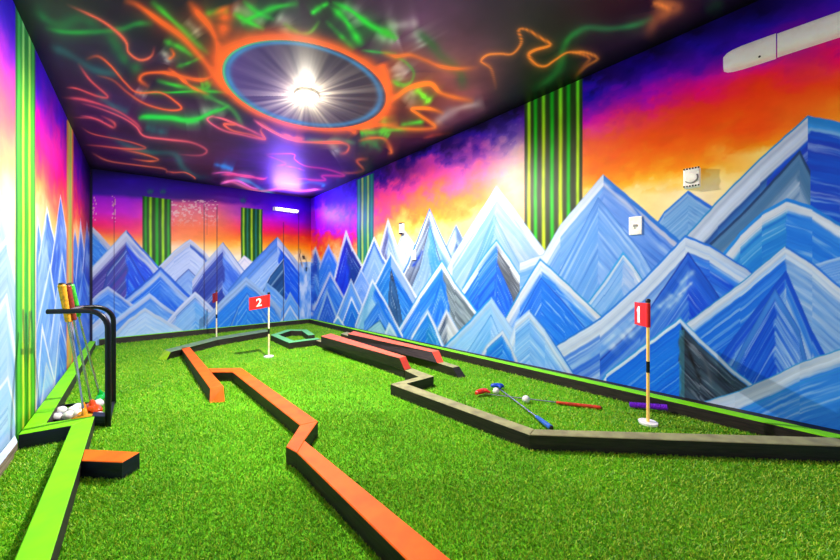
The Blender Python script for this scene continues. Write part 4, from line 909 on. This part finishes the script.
bt_root=thing('wall_batten',Vector((*(C0+UR*sA),z_b)),'long white rounded plastic batten fixed high on the right wall','fixture')
bt(sS+.006,sE,.074,.085,'cover',bt_root); bt(sA,sS,.080,.085,'end_cap',bt_root,round_end=True)
pp=C0+UR*(sS-.08); q0=Vector((pp[0],pp[1],z_b-.062))+nR3*.085
MB().sphere(q0,.007,8,6).build('screw',M['black'],bt_root)
# thermostat
def plate_box(name,label,cat,x0,x1,yt,yb,dep,wallP,u,nrm,mt,extra=None):
    s0=wall_s(wallP,u,x0); s1=wall_s(wallP,u,x1); pm=wallP+u*(s0+s1)/2
    zt2=H-(yt-HY)*pm[1]/F; zb2=H-(yb-HY)*pm[1]/F
    o=thing(name,Vector((pm[0],pm[1],zb2)),label,cat); hw=abs(s1-s0)/2; uu=Vector((u[0],u[1],0)); c_=Vector((pm[0],pm[1],(zt2+zb2)/2))+nrm*(dep/2+.001)
    MB().box(c_,uu*hw,nrm*dep/2,Vector((0,0,(zt2-zb2)/2))).build('housing',mt,o,bevel=min(.006,dep*.3))
    return o,c_,uu,hw,(zt2-zb2)/2,nrm
o,c_,uu,hw,hz,nn=plate_box('thermostat','white box thermostat with a round dial high on the right wall','thermostat',685,701,169.5,188.6,.075,C0,UR,nR3,M['cream'])
fc=c_+nn*.0385
mb=MB(); 
def disc(mb_,c,r,th,n=28,mi=0):
    ring=[c+uu*(math.cos(2*math.pi*i/n)*r)+Vector((0,0,math.sin(2*math.pi*i/n)*r)) for i in range(n)]
    mb_.hexa(ring,[v+nn*th for v in ring],mi)
disc(mb,fc-Vector((0,0,.006)),.036,.012); mb.build('dial',M['cream'],o,smooth=False,bevel=.002)
mb=MB(); path=[]
for i in range(15):
    a_=math.radians(-150+185*i/14); path.append(fc-Vector((0,0,.006))+uu*(.041*math.cos(a_))+Vector((0,0,.041*math.sin(a_)))+nn*.002)
mb.tube(path,.0035,6); mb.build('dial_groove',M['grey'],o)
for zz in (-1,1):
    for i in range(6):
        MB().box(fc+uu*(-.045+.018*i)+Vector((0,0,zz*(hz-.008))),uu*.005,nn*.002,Vector((0,0,.006))).build('vent_slot',M['black'],o)
o,c_,uu,hw,hz,nn=plate_box('light_switch','white wall plate with a small dark switch on the pale blue peak','switch',629.3,642.2,216.6,234.8,.014,C0,UR,nR3,M['cream'])
MB().box(c_+nn*.010+Vector((0,0,.0)),uu*.016,nn*.005,Vector((0,0,.010))).build('rocker',M['grey'],o,bevel=.002)
MB().box(c_+nn*.010+Vector((0,0,-.022))-uu*.004,uu*.005,nn*.002,Vector((0,0,.004))).build('mark',M['grey'],o)
o,c_,uu,hw,hz,nn=plate_box('socket_plate','tiny white plate on the grey peak halfway along the right wall','switch',412.4,416.6,250.2,260,.03,C0,UR,nR3,M['cream'])
MB().box(c_+nn*.016,uu*.03,nn*.003,Vector((0,0,.02))).build('rocker',M['white'],o,bevel=.002)
o,c_,uu,hw,hz,nn=plate_box('motion_sensor','slim white sensor with black ends above the pale far peak','sensor',401.4,404.8,223.6,233.8,.05,C0,UR,nR3,M['cream'])
for zz in (-1,1): MB().box(c_+Vector((0,0,zz*hz*.97)),uu*.04,nn*.027,Vector((0,0,.012))).build('end_cap',M['black'],o,bevel=.003)
# UV tube on the back wall
def em(name,col,st):
    m=bpy.data.materials.new(name); m.use_nodes=True; nt=m.node_tree; b=nt.nodes['Principled BSDF']
    b.inputs['Emission Color'].default_value=L3(col); b.inputs['Emission Strength'].default_value=st; b.inputs['Base Color'].default_value=L3(col)
    return m
s0=wall_s(B0,UB,273.6); s1=wall_s(B0,UB,296); pa=B0+UB*s0; pb=B0+UB*s1; zu=H+64.6*((pa[1]+pb[1])/2)/F
nb3=nb
o=thing('ultraviolet_tube_light',Vector((*((pa+pb)/2),zu)),'glowing violet fluorescent tube light high on the back wall','light')
A_=Vector((pa[0],pa[1],zu))+nb3*.09; B_=Vector((pb[0],pb[1],zu))+nb3*.09
MB().tube([A_,B_],.026,14).build('tube',em('violet_tube_glow',(225,205,255),9),o,smooth=True)
MB().box((A_+B_)/2-nb3*.06,ub*((B_-A_).length/2+.02),nb3*.025,Vector((0,0,.035))).build('housing',M['white'],o,bevel=.004)
for q_ in (A_,B_): MB().box(q_-nb3*.02,ub*.015,nb3*.045,Vector((0,0,.03))).build('end_holder',M['white'],o,bevel=.003)
# round ceiling lamp
lc=T(306.5,96.5,H+1.72) if False else None
def ceilhit(px,py):
    k_=(px-CX)/F; t=(HY-py)/F   # z-H=t*y ; ceil: c0+c1*k*y+c2*y=t*y
    y=_cc[0]/(t-_cc[1]*k_-_cc[2]); return Vector((k_*y,y,H+t*y))
LP=ceilhit(307,94)
o=thing('ceiling_lamp',LP,'round glowing white lamp in the middle of the painted ceiling portal','light')
MB().lathe([(.115,-.002),(.115,-.02),(.10,-.03)],LP,32).build('base_ring',M['white'],o,smooth=True)
MB().lathe([(.10,-.03),(.096,-.045),(.075,-.065),(.04,-.076),(.01,-.078)],LP,32).build('diffuser',em('lamp_glow',(255,246,228),20),o,smooth=True)

# ------------------------------------------------------------------ lights
def light(kind,name,loc,energy,col=(1,1,1),size=.1,size_y=None,rot=None):
    l=bpy.data.lights.new(name,kind); l.energy=energy; l.color=col
    if kind=='AREA':
        l.size=size; 
        if size_y: l.shape='RECTANGLE'; l.size_y=size_y
    else: l.shadow_soft_size=size
    if kind=='SPOT': l.spot_size=math.radians(178); l.spot_blend=.42
    if name.startswith('room'): l.specular_factor=0
    if name.startswith('ceiling'): l.specular_factor=0 if 'glow' in name else .22
    o=bpy.data.objects.new(name,l); COL.objects.link(o); o.location=Vector(loc)*K
    if rot is not None: o.rotation_euler=Vector(rot).to_track_quat('-Z','Y').to_euler()
    return o
light('SPOT','ceiling_lamp_light',LP-Vector((0,0,.13)),450,(1,.96,.9),.016,rot=(0,0,-1))
light('POINT','ceiling_glow_light',LP-Vector((0,0,.13)),9,(1,.93,.82),.06)
light('AREA','violet_tube_light',(A_+B_)/2+nb3*.10,34,(.24,.12,1),.45,.2,nb3+Vector((0,0,.15)))
mid=Vector((0.2,2.6,2.75)); 
light('AREA','room_fill',Vector((-.2,1.6,2.80)),6,(1,.98,.96),2.6,2.6,(0,0,-1))  # unseen area fill added as ambient light, no lamp hangs here
light('AREA','room_fill_far',Vector((-2.6,5.4,2.62)),6,(.97,.96,1),2.0,2.0,(0,0,-1))  # added fill for the far half, without a fixture
light('AREA','room_fill_near',Vector((1.4,-.2,2.0)),7,(1,1,1),1.6,1.6,(-.25,1,-.25))  # unseen fill added by the camera, aimed at the far walls
w=bpy.data.worlds.new('World'); sc.world=w; w.use_nodes=True; w.node_tree.nodes['Background'].inputs[0].default_value=(.05,.05,.06,1)

# ------------------------------------------------------------------ camera
cam=bpy.data.cameras.new('camera'); co=bpy.data.objects.new('camera',cam); COL.objects.link(co); sc.camera=co
co.location=(0,0,H*K); co.rotation_euler=(math.pi/2,0,0); cam.sensor_width=36; cam.lens=F/840*36; cam.shift_y=-5/840; cam.clip_start=.02
sc.view_settings.view_transform='Standard'; sc.view_settings.look='None'; sc.view_settings.exposure=0
sc.cycles.use_denoising=True
sc.cycles.max_bounces=6; sc.cycles.diffuse_bounces=4
for o in list(bpy.data.objects):
    if '_o' in o: del o['_o']
